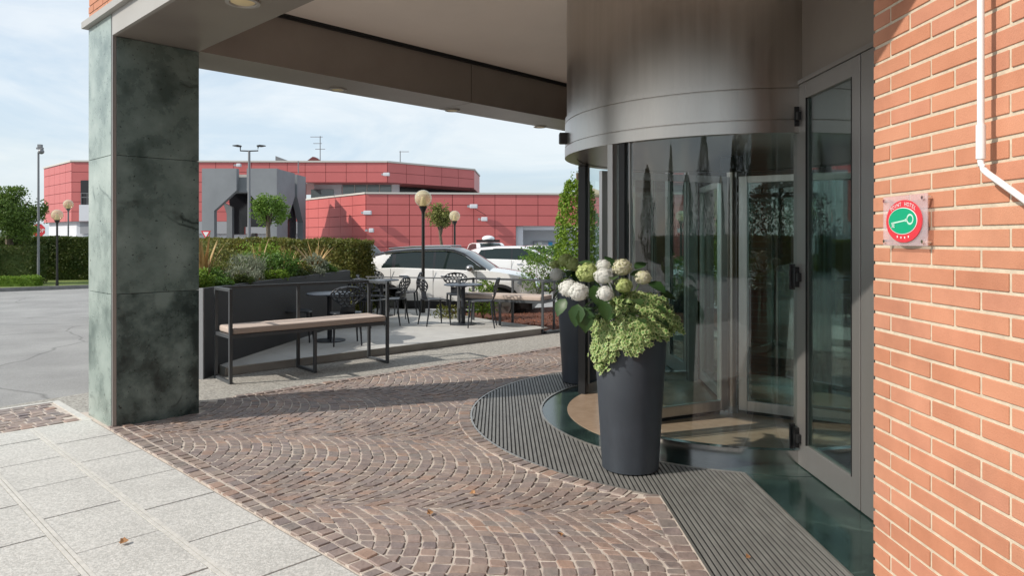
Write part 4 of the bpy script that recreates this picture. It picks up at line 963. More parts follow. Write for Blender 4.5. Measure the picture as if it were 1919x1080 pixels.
# ------------------------------------------------------------------ café chairs and tables
def make_chair():
    t = thing('cafe_chair', 'x', 'chair', (0, 0, 0), 0, 'black café chairs with pierced oval backs')
    mb = MB()                                                       # seat shell
    nx_, ny_ = 10, 10; vs = []
    for i in range(nx_ + 1):
        for j in range(ny_ + 1):
            a, b = -1 + 2 * i / nx_, -1 + 2 * j / ny_
            x = a * .215 * math.sqrt(1 - .35 * b * b) ; y = b * .215 * math.sqrt(1 - .35 * a * a)
            vs.append(Vector((x, y, .455 - .015 * (1 - a * a) * (1 - b * b) + (-.02 * max(0, a) ** 3))))
    mb.add(vs, [(i * 11 + j, (i + 1) * 11 + j, (i + 1) * 11 + j + 1, i * 11 + j + 1) for i in range(10) for j in range(10)])
    s = mb.build('seat', M['plastic'], t, smooth='all'); s.modifiers.new('solid', 'SOLIDIFY').thickness = .016
    mb = MB(); n1, n2 = 40, 44; rnd = random.Random(3)
    seeds = [(((i + .5 * (j % 2)) - 3.3) * .066 + rnd.uniform(-.008, .008), .10 + j * .055 + rnd.uniform(-.008, .008)) for i in range(8) for j in range(6)]
    def hwid(t_):
        z = t_ * .37
        if z < .10: return .105 - .01 * z / .1
        if z < .25: k = (z - .10) / .15; return .095 + .125 * (k * k * (3 - 2 * k)) * 1.1
        k = min(1, (z - .25) / .12); return .2325 * math.sqrt(max(0, 1 - k ** 2.2)) + .004
    vs = []
    for j in range(n2 + 1):
        t_ = j / n2; w = hwid(t_)
        for i in range(n1 + 1):
            s_ = -1 + 2 * i / n1; y = s_ * w; z = t_ * .37
            vs.append(Vector((-.205 - .10 * t_ + .045 * s_ * s_ * min(1, t_ * 2) + .03 * math.exp(-t_ * 8), y, .455 + z)))
    fs = []
    for j in range(n2):
        for i in range(n1):
            y = (-1 + 2 * (i + .5) / n1) * hwid((j + .5) / n2); z = (j + .5) / n2 * .37
            ds = sorted(math.hypot(y - a, z - b) for a, b in seeds); w = hwid((j + .5) / n2)
            edge = w - abs(y) < .020 or z > .356
            if z < .10 or edge or (ds[1] - ds[0]) < .017: fs.append((j * (n1 + 1) + i, j * (n1 + 1) + i + 1, (j + 1) * (n1 + 1) + i + 1, (j + 1) * (n1 + 1) + i))
    mb.add(vs, fs); b = mb.build('backrest', M['plastic'], t, smooth='all'); b.modifiers.new('solid', 'SOLIDIFY').thickness = .012
    for sx in (-1, 1):
        for sy in (-1, 1):
            mb = MB(); x0, y0 = sx * .175, sy * .17
            mb.tube([Vector((x0, y0, .445)), Vector((x0 + sx * .02, y0 + sy * .01, .22)), Vector((x0 + sx * (.035 if sx > 0 else .06), y0 + sy * .02, 0))], .012, 8, rs=[.019, .015, .011]); mb.build('leg', M['plastic'], t, smooth=True)
    return t
CH = make_chair()
def put(px, py, facing, label, first=[True], z=PZ):
    c = CH if first[0] else copy_tree(CH); first[0] = False
    p = G(px, py, z); c.location = p; c.rotation_euler = (0, 0, R(facing)); c['label'] = label; return c
def face_to(p, q): return math.degrees(math.atan2(q.y - p.y, q.x - p.x))
chairs = [(815, 609, 30, 'black café chair seen from behind left of the round table nearest the bark bed'),
          (858, 594, -75, 'black café chair facing the camera behind the front right table'),
          (903, 613, 176, 'black café chair seen in profile right of the front right table'),
          (762, 590, 180, 'black café chair in profile just left of the lamp post'),
          (735, 608, 165, 'black café chair in profile behind the right end of the long bench'),
          (648, 645, 110, 'large near black café chair showing its pierced back above the long bench'),
          (556, 640, 8, 'black café chair in profile before the dark planter wall'),
          (706, 585, -60, 'farther black café chair facing camera, its arched back left of the table'),
          (734, 578, -95, 'farthest black café chair with wide arched back behind the middle table'),
          (668, 600, -20, 'black café chair in shadow between the planter and the middle table')]
chairs += [(690, 612, 70, 'black café chair behind the right half of the long bench'),
           (700, 600, 10, 'black café chair facing right toward the middle table, overlapped by the bench frame'),
           (760, 574, 200, 'small far black café chair beside the railing and the white car door')]
for c in chairs: put(*c)
def make_table():
    t = thing('cafe_table', 'x', 'table', (0, 0, 0), 0, 'dark pedestal café tables')
    mb = MB(); mb.lathe([(0, .68), (.33, .68), (.335, .686), (.335, .696), (.33, .70), (0, .70)], (0, 0, 0), 40); mb.build('tabletop', M['tabletop'], t, smooth=True)
    mb = MB(); mb.tube([(0, 0, .03), (0, 0, .675)], .036, 16); mb.build('column', M['plastic'], t, smooth=True)
    mb = MB(); mb.lathe([(0, .0), (.225, .0), (.225, .012), (.06, .03), (0, .03)], (0, 0, 0), 32); mb.build('base', M['plastic'], t); mb = MB(); mb.lathe([(0, .678), (.12, .678), (.04, .64), (0, .64)], (0, 0, 0), 4); mb.build('top_bracket', M['plastic'], t)
    return t
T0 = make_table()
for i, (px, py, lb) in enumerate(((868, 608, 'dark round café table nearest the bark bed and second bench'), (618, 639, 'dark round café table in front of the planter wall'), (715, 592, 'dark round café table in the middle beyond the long bench'))):
    c = T0 if i == 0 else copy_tree(T0); c.location = G(px, py, PZ); c['label'] = lb

# ------------------------------------------------------------------ lamps and poles
def globe_lamp(px, pyg, d, r, label, pm='pole_dk'):
    c = P(px, pyg, d); base = Vector((c.x, c.y, gz(d))); t = thing('globe_lamp', label, 'street lamp', base, 0, 'globe street lamps')
    mb = MB(); z = c.z - r; mb.tube([base, base + Vector((0, 0, .5)), Vector((c.x, c.y, z - .15)), Vector((c.x, c.y, z - .1)), Vector((c.x, c.y, z + .01))], .05, 12, rs=[.055, .035, .032, .035, r * .52]); mb.build('pole', M[pm], t, smooth=True)
    mb = MB(); mb.sph(c, r, 28, 18); mb.build('globe', M['globe'], t, smooth='all')
    mb = MB(); mb.tube([Vector((c.x, c.y, z + .02)), Vector((c.x, c.y, c.z + r * .2))], r * .22, 12, rs=[r * .5, r * .2]); mb.build('bulb_holder', M['amber'], t, smooth=True)
globe_lamp(793, 372, 14.2, .172, 'nearest globe lamp on black post in front of the white car')
globe_lamp(852, 405, 21.5, .165, 'smaller globe lamp on black post right of the lopsided tree', 'pole_dk')
globe_lamp(107, 403, 24.6, .19, 'globe lamp on black post before the dark hedge at left')
globe_lamp(128, 383, 30.5, .20, 'globe lamp on grey post behind the dark hedge at left', 'pole_gr')
c = P(72, 285, 25.0); base = Vector((c.x, c.y, GZ)); t = thing('camera_pole', 'tall thin grey pole with dome security camera on top', 'camera pole', base)
mb = MB(); mb.tube([base, Vector((c.x, c.y, c.z))], .03, 10, rs=[.045, .032]); mb.build('pole', M['pole_gr'], t, smooth=True)
mb = MB(); mb.sph(c + Vector((.10, 0, .02)), .095, 18, 12); mb.build('dome', M['pole_gr'], t, smooth='all')
mb = MB(); mb.box(-.05, .16, -.05, .05, .10, .16, lambda q: q + c); mb.box(.0, .12, -.06, .06, .16, .27, lambda q: q + c); mb.build('bracket', M['pole_gr'], t)
c = P(467, 283, 48); base = Vector((c.x, c.y, GZ)); t = thing('twin_street_lamp', 'tall grey street lamp with two dark arms before the portal', 'street lamp', base)
mb = MB(); mb.tube([base, c], .09, 10, rs=[.13, .08]); mb.build('pole', M['pole_gr'], t, smooth=True)
for s_ in (-1, 1):
    mb = MB(); mb.tube([c, c + Vector((s_ * .6, 0, .02)), c + Vector((s_ * .6, 0, .28)), c + Vector((s_ * .72, 0, .34))], .045, 8); a_ = mb.build('arm', M['pole_dk'], t)
    mb = MB(); mb.prism([(s_ * .55, .30), (s_ * .8, .28), (s_ * 1.1, .34), (s_ * 1.1, .38), (s_ * .75, .42), (s_ * .55, .38)], -.12, .12, lambda q: c + Vector((q.x, q.z, q.y))); mb.build('lamp_head', M['pole_dk'], a_)
# signs
c = P(72, 432, 33); base = Vector((c.x, c.y, GZ)); t = thing('stop_sign', 'red stop sign showing above the hedge behind the pole', 'road sign', base)
mb = MB(); mb.tube([base, c + Vector((0, .04, 0))], .03, 8); mb.build('post', M['pole_gr'], t)
mb = MB(); mb.prism([(.33 * math.cos(R(22.5 + 45 * i)), .33 * math.sin(R(22.5 + 45 * i))) for i in range(8)], -.012, .012, lambda q: c + Vector((q.x, q.z, q.y))); pn = mb.build('sign_panel', M['sign_red'], t)
mb = MB(); vs, fs = glyph('STOP', .25); mb.add([c + Vector((v.x, -.016, v.y - .09)) for v in vs], fs); mb.build('lettering', M['sign_white'], pn)
c = P(386, 438, 40); base = Vector((c.x, c.y, GZ)); t = thing('give_way_sign', 'small red and white triangular give way sign above the hedge', 'road sign', base)
mb = MB(); mb.tube([base, c + Vector((0, .05, .1))], .03, 8); mb.build('post', M['pole_gr'], t)
def tri(r_): return [(r_ * math.sin(R(180 + 120 * i)), r_ * math.cos(R(180 + 120 * i))) for i in range(3)]
mb = MB(); mb.prism(tri(.33), -.012, .012, lambda q: c + Vector((q.x, q.z, q.y))); pn = mb.build('sign_panel', M['sign_red'], t)
mb = MB(); mb.prism(tri(.19), -.016, -.0125, lambda q: c + Vector((q.x, q.z, q.y))); mb.build('sign_face', M['sign_white'], pn)

# ------------------------------------------------------------------ cars
def interp(tab, x):
    if x <= tab[0][0]: return tab[0][1]
    for (a, b), (c_, d_) in zip(tab, tab[1:]):
        if x <= c_:
            k = (x - a) / (c_ - a); return b + (d_ - b) * k
    return tab[-1][1]
def car(label, loc, yaw, L_=4.2, Wd=1.8, Hc=1.6, paint='car_white', roofp=None, clad=True, sc=1.0, pick=False):
    t = thing('parked_car', label, 'car', loc, yaw, 'cars in the car park')
    Mx = Matrix.Translation(Vector(loc)) @ Matrix.Rotation(yaw, 4, 'Z')
    hl = L_ / 2; w = Wd / 2; k = Hc / 1.6
    belt = [(-hl, 1.02 * k), (-hl + .08, 1.10 * k), (-hl * .5, 1.13 * k), (hl * .30, 1.075 * k), (hl * .48, 1.085 * k), (hl * .60, 1.06 * k), (hl * .82, .98 * k), (hl * .94, .88 * k), (hl, .72 * k)]
    roof = [(-hl + .05, 1.10 * k), (-hl + .28, 1.30 * k), (-hl + .50, 1.47 * k), (-hl + .75, 1.54 * k), (-hl * .35, 1.59 * k), (0, Hc), (hl * .10, 1.585 * k), (hl * .22, 1.50 * k), (hl * .50, 1.11 * k), (hl * .52, 1.08 * k)]
    wr = .335 * k; wx = (-hl + .80 * L_ / 4.2, hl - .82 * L_ / 4.2); ar = wr + .075
    def zlow(x):
        z = .28 * k + (.10 * k if abs(x) > hl * .9 else 0)
        for c_ in wx:
            if abs(x - c_) < ar: z = max(z, wr + math.sqrt(ar * ar - (x - c_) ** 2) * .98)
        return z
    def hwx(x, z):
        e = max(0, (abs(x) - hl * .72) / (hl * .28)); y = w * (1 - .22 * e ** 2.4)
        if z < .5 * k: y -= .03 * (.5 * k - z) / .3
        if z > .85 * k: y -= .035 * (z - .85 * k) / .2
        return y
    nx_ = 72; X = [-hl + L_ * i / nx_ for i in range(nx_ + 1)]; nr = 7
    body = MB(); cl = MB()
    for s_ in (-1, 1):
        for mbx, f0, f1 in ((cl, 0, 1), (body, 1, 2)):
            vs = []
            for x in X:
                zl, zt = zlow(x), interp(belt, x); zm = min(zt - .02, max(zl + .035 if clad else zl + .01, (.43 * k if clad else .30)))
                if clad and any(abs(x - c_) < ar + .06 for c_ in wx):
                    c_ = min(wx, key=lambda q: abs(q - x)); a2 = ar + .065
                    zm = max(zm, wr + math.sqrt(max(0, a2 * a2 - (x - c_) ** 2)) * .98)
                lo, hi = (zl, zm) if f0 == 0 else (zm, zt)
                for j in range(nr + 1):
                    z = lo + (hi - lo) * j / nr; vs.append(Mx @ Vector((x, s_ * (hwx(x, z) + (.012 if f0 == 0 else 0)), z)))
            mbx.add(vs, [(i * (nr + 1) + j, (i + 1) * (nr + 1) + j, (i + 1) * (nr + 1) + j + 1, i * (nr + 1) + j + 1) for i in range(nx_) for j in range(nr)])
    vs = []                                                          # top deck + ends
    for x in X:
        zt = interp(belt, x); y = hwx(x, zt)
        for j in range(9):
            f_ = -1 + j / 4; vs.append(Mx @ Vector((x, y * f_, zt + .045 * (1 - f_ * f_))))
    body.add(vs, [(i * 9 + j, (i + 1) * 9 + j, (i + 1) * 9 + j + 1, i * 9 + j + 1) for i in range(nx_) for j in range(8)])
    for x in (-hl, hl):
        vs = []; zt = interp(belt, x)
        for i in range(7):
            z = .36 * k + (zt - .36 * k) * i / 6; y = hwx(x, z); bl = (.05 if x > 0 else -.04) * math.sin(math.pi * i / 6)
            for j in range(9):
                f_ = -1 + j / 4; vs.append(Mx @ Vector((x + bl * (1 - .5 * f_ * f_), y * f_, z + (.045 * (1 - f_ * f_) if i == 6 else 0))))
        body.add(vs, [(i * 9 + j, i * 9 + j + 1, (i + 1) * 9 + j + 1, (i + 1) * 9 + j) for i in range(6) for j in range(8)])
    body.build('body', M[paint], t, smooth='all')
    if clad: cl.build('cladding', M['clad'], t, smooth='all')
    # greenhouse
    x0g, x1g = -hl + .06, hl * .52; n_g = 120; gX = [x0g + (x1g - x0g) * i / n_g for i in range(n_g + 1)]
    from collections import defaultdict; parts = defaultdict(MB)
    def hg(x, z):
        zb = interp(belt, x); y0 = hwx(x, zb) - .03; f_ = (z - zb) / max(.001, Hc - zb); e = max(0, (abs(x + .2) - hl * .55) / (hl * .4))
        return y0 - .16 * max(0, f_) ** 1.2 - .06 * e * max(0, f_)
    def zr(x): return max(interp(roof, x) - .03, interp(belt, x) + .002)
    for s_ in (-1, 1):
        def pt(x, f_): zb = interp(belt, x); z = zb + (zr(x) - zb) * f_; return Mx @ Vector((x, s_ * hg(x, z), z))
        for i in range(n_g):
            xa, xb = gX[i], gX[i + 1]; xm = (xa + xb) / 2; zb, zt = interp(belt, xm), zr(xm)
            for j in range(20):
                q = [pt(xa, j / 20), pt(xb, j / 20), pt(xb, (j + 1) / 20), pt(xa, (j + 1) / 20)]; z = zb + (zt - zb) * (j + .5) / 20
                inwin = z > zb + .02 and z < zt - .05 and -hl + .66 < xm < hl * .44 and (z - zb) < 1.3 * (xm + hl - .62)
                if z >= zt - .05 and xm < hl * .46: k_ = ('roof', 0)
                elif inwin: k_ = ('pillar', s_, xm > -hl * .3) if any(abs(xm - c_) < .03 for c_ in (-hl * .10, -hl * .54)) else ('glass', s_, (xm > -hl * .54) + (xm > -hl * .1))
                else: k_ = ('side', s_, xm > 0)
                parts[k_].add(q, [(0, 1, 2, 3)])
    for i in range(n_g):
        xa, xb = gX[i], gX[i + 1]; xm = (xa + xb) / 2
        k_ = 'windscreen' if xm > hl * .13 else ('rear' if xm < -hl + .36 else 'roof')
        for j in range(8):
            def pt2(x, f_): y = hg(x, zr(x)); return Mx @ Vector((x, y * f_, zr(x) + .035 * (1 - f_ * f_)))
            f0, f1 = -1 + j / 4, -1 + (j + 1) / 4
            kk = k_ if not (k_ != 'roof' and j in (0, 7)) else 'roof'
            parts[(kk, 0)].add([pt2(xa, f0), pt2(xb, f0), pt2(xb, f1), pt2(xa, f1)], [(0, 1, 2, 3)])
    names = {'roof': ('roof', roofp or paint), 'side': ('roof_pillar', paint), 'glass': ('side_window', 'car_glass'), 'pillar': ('door_pillar', 'car_black'), 'windscreen': ('windscreen', 'car_glass'), 'rear': ('rear_window', 'car_glass')}
    for k_ in list(parts):
        nm, m_ = names[k_[0]]; parts[k_].build(nm, M[m_], t, smooth=True)
    # underbody, wheels, trim
    mb = MB(); mb.box(-hl + .12, hl - .12, -w + .17, w - .17, .24 * k, .75 * k, lambda q: Mx @ q); mb.build('underbody', M['black'], t)
    for c_ in wx:
        for s_ in (-1, 1):
            y1 = s_ * (w - .03); y0_ = s_ * (w - .24)
            T = lambda q, c_=c_: Mx @ Vector((c_ + q.x, q.z, wr + q.y))
            wb = MB(); n = 28; prof = [(.20, y1 - s_ * .02), (wr - .03, y1), (wr, y1 - s_ * .03), (wr, y0_), (.2, y0_)]
            vs = [T(Vector((r_ * math.cos(2 * math.pi * i / n), r_ * math.sin(2 * math.pi * i / n), yy))) for r_, yy in prof for i in range(n)]
            wb.add(vs, [(a * n + i, a * n + (i + 1) % n, (a + 1) * n + (i + 1) % n, (a + 1) * n + i) for a in range(4) for i in range(n)])
            wo = wb.build('wheel', M['tyre'], t, smooth=True)
            rb = MB()
            for i in range(5):
                g = 2 * math.pi * i / 5 + .3; cs, sn = math.cos(g), math.sin(g)
                rb.prism([(.0, -.035), (.20, -.05), (.20, .05), (.0, .035)], min(y1 - s_ * .02, y1), max(y1 - s_ * .02, y1), lambda q: T(Vector((q.x * cs - q.y * sn, q.x * sn + q.y * cs, q.z))))
            vs = [T(Vector((r_ * math.cos(2 * math.pi * i / n), r_ * math.sin(2 * math.pi * i / n), y1 - s_ * dd_))) for r_, dd_ in ((.235, .0), (.20, .0), (.19, .06), (.0, .06)) for i in range(n)]
            rb.add(vs, [(a * n + i, a * n + (i + 1) % n, (a + 1) * n + (i + 1) % n, (a + 1) * n + i) for a in range(3) for i in range(n)])
            rb.build('rim', M['rim'], wo)
    for s_ in (-1, 1):
        mb = MB()
        for xx in (-hl * .10, -hl * .56, hl * .36):                     # door gaps
            zt = interp(belt, xx); mb.box(xx - .004, xx + .004, s_ * (hwx(xx, .7) - .003) - .004, s_ * (hwx(xx, .7) - .003) + .004, .45 * k, zt, lambda q: Mx @ q)
        mb.build('door_gap', M['clad'], t)
        for xx in (-hl * .42, hl * .03):
            mb = MB(); y = s_ * (hwx(xx, .96 * k) + .015); mb.box(xx - .10, xx + .10, y - .014, y + .014, .955 * k, .985 * k, lambda q: Mx @ q); mb.build('door_handle', M['chrome'] if paint == 'car_white' else M[paint], t, bevel=.008)
        mb = MB(); xx = hl * .30; y = s_ * (w + .07); mb.sph(Mx @ Vector((xx, y, 1.15 * k)), .12, 14, 10, (.75, .8, .62)); mb.box(xx - .03, xx + .03, min(s_ * (w - .1), y), max(s_ * (w - .1), y), 1.09 * k, 1.13 * k, lambda q: Mx @ q); mb.build('wing_mirror', M['rim'], t, smooth=True)
        def patch(pts, off, nm, m_):
            mb = MB(); o_ = [Mx @ Vector((x, s_ * (hwx(x, z) + off), z)) for x, z in pts]; i_ = [Mx @ Vector((x, s_ * (hwx(x, z) - .05), z)) for x, z in pts]; n = len(pts)
            mb.add(o_ + i_, [list(range(n))] + [(i, (i + 1) % n, n + (i + 1) % n, n + i) for i in range(n)]); return mb.build(nm, M[m_], t)
        patch([(-hl + .0, 1.03 * k), (-hl + .30, 1.06 * k), (-hl + .37, 1.03 * k), (-hl + .25, .90 * k), (-hl + .0, .86 * k)], .008, 'tail_light', 'car_red')
        patch([(hl - .55, .92 * k), (hl - .34, .93 * k), (hl - .06, .86 * k), (hl - .03, .77 * k), (hl - .36, .79 * k)], .008, 'headlight', 'lamp')
        if clad:
            mb = MB(); pts_ = [Mx @ Vector((x, s_ * (hg(x, interp(belt, x)) + .012), interp(belt, x) + .012)) for x in [(-hl + .62) + (hl * .42 + hl - .62) * i / 16 for i in range(17)]]
            pts2 = [Mx @ Vector((x, s_ * (hg(x, zr(x) - .05) + .012), zr(x) - .05)) for x in [(-hl + .72) + (hl * .40 + hl - .72) * i / 20 for i in range(21)]]
            mb.tube(pts2, .011, 5); mb.build('window_trim', M['chrome'], t)
            mb = MB(); pts3 = [Mx @ Vector((x, s_ * (hg(x, zr(x)) - .07), zr(x) + .05)) for x in [(-hl * .62) + (hl * .68) * i / 12 for i in range(13)]]; mb.tube(pts3, .016, 6); mb.build('roof_rail', M['chrome'], t)
    mb = MB(); y0 = w * .55
    mb.box(hl - .01, hl + .05, -y0, y0, .62 * k, .72 * k, lambda q: Mx @ q); mb.box(hl - .01, hl + .045, -y0, y0, .38 * k, .50 * k, lambda q: Mx @ q); mb.build('grille', M['clad'], t)
    return t
def car_at(px, d, **k): p = P(px, 500, d); p.z = gz(d); return car(loc=p, **k)
car_at(845, 15.9, label='white off-road car with black roof parked behind the terrace chairs', yaw=R(-7), L_=4.05, Wd=1.75, Hc=1.56, roofp='car_black')
car_at(975, 24.0, label='white car partly hidden behind the nose of the nearer white one', yaw=R(-6), L_=4.2, Wd=1.75, Hc=1.50, clad=False)
car_at(1020, 34.0, label='small white car farthest right before the white loading bay', yaw=R(-20), L_=3.9, Wd=1.7, Hc=1.42, clad=False)
car_at(668, 31.0, label='dark blue car at the end of the clipped hedge', yaw=R(80), L_=4.3, Wd=1.8, Hc=1.52, paint='car_dark', clad=False)
cb = car_at(915, 37.0, label='distant white car carrying a roof box', yaw=R(-75), L_=4.4, Wd=1.8, Hc=1.55, clad=False)
q = cb.location + Vector((0, 0, 1.62)); mb = MB(); mb.sph(q + Vector((0, 0, .12)), 1, 20, 10, (.34, .5, .17)); mb.build('roof_box', M['car_white'], cb, smooth='all')
mb = MB(); mb.box(-.6, .6, -.5, -.44, -.06, .06, lambda v: v + q); mb.box(-.6, .6, .44, .5, -.06, .06, lambda v: v + q); mb.build('roof_bar', M['black'], cb)

# ------------------------------------------------------------------ red commercial building
rb = thing('red_building', 'long red panelled commercial building with white base across the car park', 'building', P(800, 480, 60))
def facet(p0, p1, z0, z1, ncol, rows, m='red', nm='cladding', gap=.045, out=.04, par=rb, opens=()):
    """panels between p0 and p1 (seen with p0 on the left); rows = list of heights"""
    p0 = Vector((p0.x, p0.y, 0)); p1 = Vector((p1.x, p1.y, 0)); d = (p1 - p0); L_ = d.length; d.normalize(); n = Vector((d.y, -d.x, 0))
    if n.y > 0 and abs(n.y) > .01: n = -n
    T = lambda q: p0 + d * q.x + n * q.y + Vector((0, 0, q.z))
    mb = MB(); mb.box(0, L_, -.4, 0, z0, z1, T); mb.build('backing', M['red_joint'] if m == 'red' else M[m], par)
    mb = MB()
    for i in range(ncol):
        for a, b in zip(rows, rows[1:]):
            x0_, x1_ = L_ * i / ncol, L_ * (i + 1) / ncol
            if any(o0 < (x0_ + x1_) / 2 < o1 and oz0 < (a + b) / 2 < oz1 for o0, o1, oz0, oz1 in opens): continue
            mb.box(x0_ + gap / 2, x1_ - gap / 2, .001, out, a + gap / 2, b - gap / 2, T)
    mb.build(nm, M[m], par); return T, L_
def zat(py, d): return H - (py - HY) / F_PX * d
LT = zat(363.5, 55)
rows = [LT - .83 * i for i in range(0, 7)][::-1]; rows[0] = GZ
pA, pB, pC = P(560, 0, 65.5), P(686, 0, 55), P(967, 0, 56); pD = P(1130, 0, 56.6)
facet(pA, pB, GZ - .3, LT, 6, rows); facet(pB, pC, GZ - .3, LT, 7, rows)
rows2 = [LT - .83 * i for i in range(0, 4)][::-1]
facet(pC, pD, rows2[0], LT, 4, rows2)
mb = MB()
for a, b in ((pA, pB), (pB, pD)):
    d_ = (b - a).normalized(); n_ = Vector((d_.y, -d_.x, 0)); n_ = -n_ if n_.y > 0 else n_
    mb.prism([tuple((a + n_ * .12).xy), tuple((b + n_ * .12).xy), tuple((b - n_ * .5).xy), tuple((a - n_ * .5).xy)], LT + .002, LT + .14)
mb.build('coping', M['coping'], rb)
mb = MB(); mb.prism([tuple(pA.xy), tuple(pB.xy), tuple(pD.xy), (pD.x, 76), (pA.x, 76)], LT - .5, LT - .35); mb.build('flat_roof', M['concrete'], rb)
# loading bay
zb_ = rows2[0]; x0, x1 = pC.x, pD.x; yb = 56.6
mb = MB(); mb.box(x0 + .6, x1, yb + 2.2, yb + 2.5, GZ - .3, zb_); mb.box(x0, x0 + .55, yb - .35, yb + 2.2, GZ - .3, zb_ - .002); mb.box(x0 + .55, x1, yb - .2, yb + 2.2, zb_ - .3, zb_ - .01); mb.build('loading_bay', M['white_wall'], rb)
for k_ in range(2):
    xd = P(1002 + 20 * k_, 0, yb + 2.1).x; wd = .86; mb = MB(); mb.box(xd, xd + wd, yb + 2.12, yb + 2.19, GZ, zat(457, yb + 2.1)); dr = mb.build('bay_door', M['coping'] if False else M['white_wall'], rb)
    mb = MB(); mb.box(xd + .25, xd + .6, yb + 2.10, yb + 2.118, 1.0, 1.4); mb.build('door_notice', M['sign_white'] if k_ == 0 else mat('blue_notice', (.05, .35, .65), .5), dr)
mb = MB(); xd = P(999, 0, yb + 2.1).x; mb.box(xd, xd + .08, yb + 2.05, yb + 2.19, GZ, 1.35); mb.box(xd, xd + 1.95, yb + 2.05, yb + 2.18, 1.30, 1.38); mb.build('door_frame', M['grey_wall'], rb)
# upper storey
UT = zat(304.5, 70); UB = zat(342, 70)
u0, u1, u2, u3 = P(135, 0, 69.5), P(726, 0, 70), P(888, 0, 78), P(898, 0, 86)
um = P(572, 0, 69.9)
rr = [3.27, 4.7, 6.0, UB, (UB + UT) / 2, UT]
op = [(P(150, 0, 69.5).x - u0.x, P(200, 0, 69.5).x - u0.x, 4.2, 7.4)]
rr = [3.27, 4.24, 5.21, 6.18, UB, (UB + UT) / 2, UT]
facet(u0, um, 3.27, UT, 13, rr, opens=[(.0, 1.6, 3.2, 3.2)] )
facet(um, u1, UB, UT, 4, [UB, (UB + UT) / 2, UT]); facet(u1, u2, UB, UT, 5, [UB, (UB + UT) / 2, UT]); facet(u2, u3, UB - .1, UT, 1, [UB - .1, UT])
ul = P(83, 0, 76.4); facet(ul, u0, 3.27, UT, 5, [3.27, 4.24, 5.21, 6.18, UB, (UB + UT) / 2 + .1, UT])
mb = MB()
for a, b in ((ul, u0), (u0, u1), (u1, u2), (u2, u3)):
    d_ = (b - a).normalized(); n_ = Vector((d_.y, -d_.x, 0)); n_ = -n_ if n_.y > 0 else n_
    mb.prism([tuple((a + n_ * .14).xy), tuple((b + n_ * .14).xy), tuple((b - n_ * .6).xy), tuple((a - n_ * .6).xy)], UT + .002, UT + .16)
mb.build('coping', M['coping'], rb)
# dark balcony recess left of the marble column
xa, xb = P(150, 0, 69.2).x, P(215, 0, 69.2).x
mb = MB(); mb.box(xa, xb, 69.30, 69.42, 4.9, zat(338, 69.3)); bo = mb.build('balcony_opening', M['window_and_shade'], rb)
mb = MB(); mb.box(xa + .1, xb, 69.15, 69.19, 5.6, 5.66); mb.box(xa + .1, xb, 69.15, 69.19, 6.0, 6.05)
for i in range(6): mb.box(xa + .1 + i * .6, xa + .14 + i * .6, 69.15, 69.19, 4.9, 6.0)
mb.build('railing', M['pole_gr'], bo)
mb = MB(); mb.box(xa - .05, xb, 69.12, 69.28, 3.3, 4.9); mb.build('parapet', M['white_wall'], rb)
# white base under the upper storey
T, L_ = facet(ul + Vector((.3, .3, 0)), u0 + Vector((.2, .4, 0)), GZ - .3, 3.26, 3, [GZ - .3, 1.9], 'white_wall', 'base_wall', .01); 
facet(u0 + Vector((.2, .4, 0)), um + Vector((0, .4, 0)), GZ - .3, 3.26, 8, [GZ - .3, 2.0], 'white_wall', 'base_wall', .01)
mb = MB(); mb.box(P(150, 0, 69.7).x, um.x, 69.70, 69.83, 2.05, 3.24); mb.build('window_band', M['grey_wall'], rb)
# recessed wall and glazing between the two storeys
mb = MB(); mb.box(um.x, P(640, 0, 73).x, 73, 73.3, LT - .4, UB + .1); mb.build('recessed_wall', M['white_wall'], rb); mb = MB(); mb.box(P(735, 0, 73).x, P(748, 0, 73).x, 72.9, 73.3, LT - .4, UB + .1); mb.build('recessed_wall', M['white_wall'], rb)
xa, xb = P(642, 0, 73).x, P(735, 0, 73).x
for i in range(4):
    a_, b_ = xa + (xb - xa) * i / 4, xa + (xb - xa) * (i + 1) / 4
    mb = MB(); mb.box(a_, b_, 73.0, 73.1, LT - .4, UB + .1); wn = mb.build('window', M['win'], rb)
    mb = MB(); mb.box(b_ - .06, b_, 72.92, 72.999, LT - .4, UB + .1); mb.build('mullion', M['coping'], wn)
mb = MB(); mb.box(P(583, 0, 72.9).x, P(625, 0, 72.9).x, 72.85, 72.99, LT + .1, zat(355, 73)); mb.build('window', M['win'], rb)
a_, b_ = P(748, 0, 76), P(893, 0, 84)
mb = MB(); mb.prism([tuple(a_.xy), tuple(b_.xy), (b_.x, b_.y + .3), (a_.x, a_.y + .3)], LT - .4, UB + .1); mb.build('recessed_wall', M['window_and_shade'], rb)
a_, b_ = P(800, 0, 74), P(893, 0, 80)
mb = MB(); mb.prism([tuple(a_.xy), tuple(b_.xy), (b_.x, b_.y + .3), (a_.x, a_.y + .3)], LT - .4, LT + .75); mb.build('parapet', M['white_wall'], rb)
mb = MB(); mb.prism([tuple(P(575, 0, 70.3).xy), tuple(P(726, 0, 70.4).xy), tuple(P(886, 0, 78.4).xy), tuple(P(893, 0, 88).xy), tuple(P(570, 0, 90).xy)], UB + .02, UB + .1); mb.build('eaves_soffit', M['red'], rb)
def flood(px, py, d, s_=1):
    c = P(px, py, d); mb = MB(); mb.box(-.3 * s_, .3 * s_, -.35, 0, -.16, .16, lambda q: q + c); o = mb.build('wall_floodlight', M['white_wall'], rb, bevel=.05)
    mb = MB(); mb.box(-.5, -.3, -.2, 0, -.08, .08, lambda q: q + c); mb.build('bracket', M['grey_wall'], o)
flood(690, 399, 54.6); flood(725, 327, 69.5); flood(888, 387, 55.3); flood(908, 411, 55.3, .8); flood(697, 432, 54.7, .6); flood(449, 310, 69.3, .7)
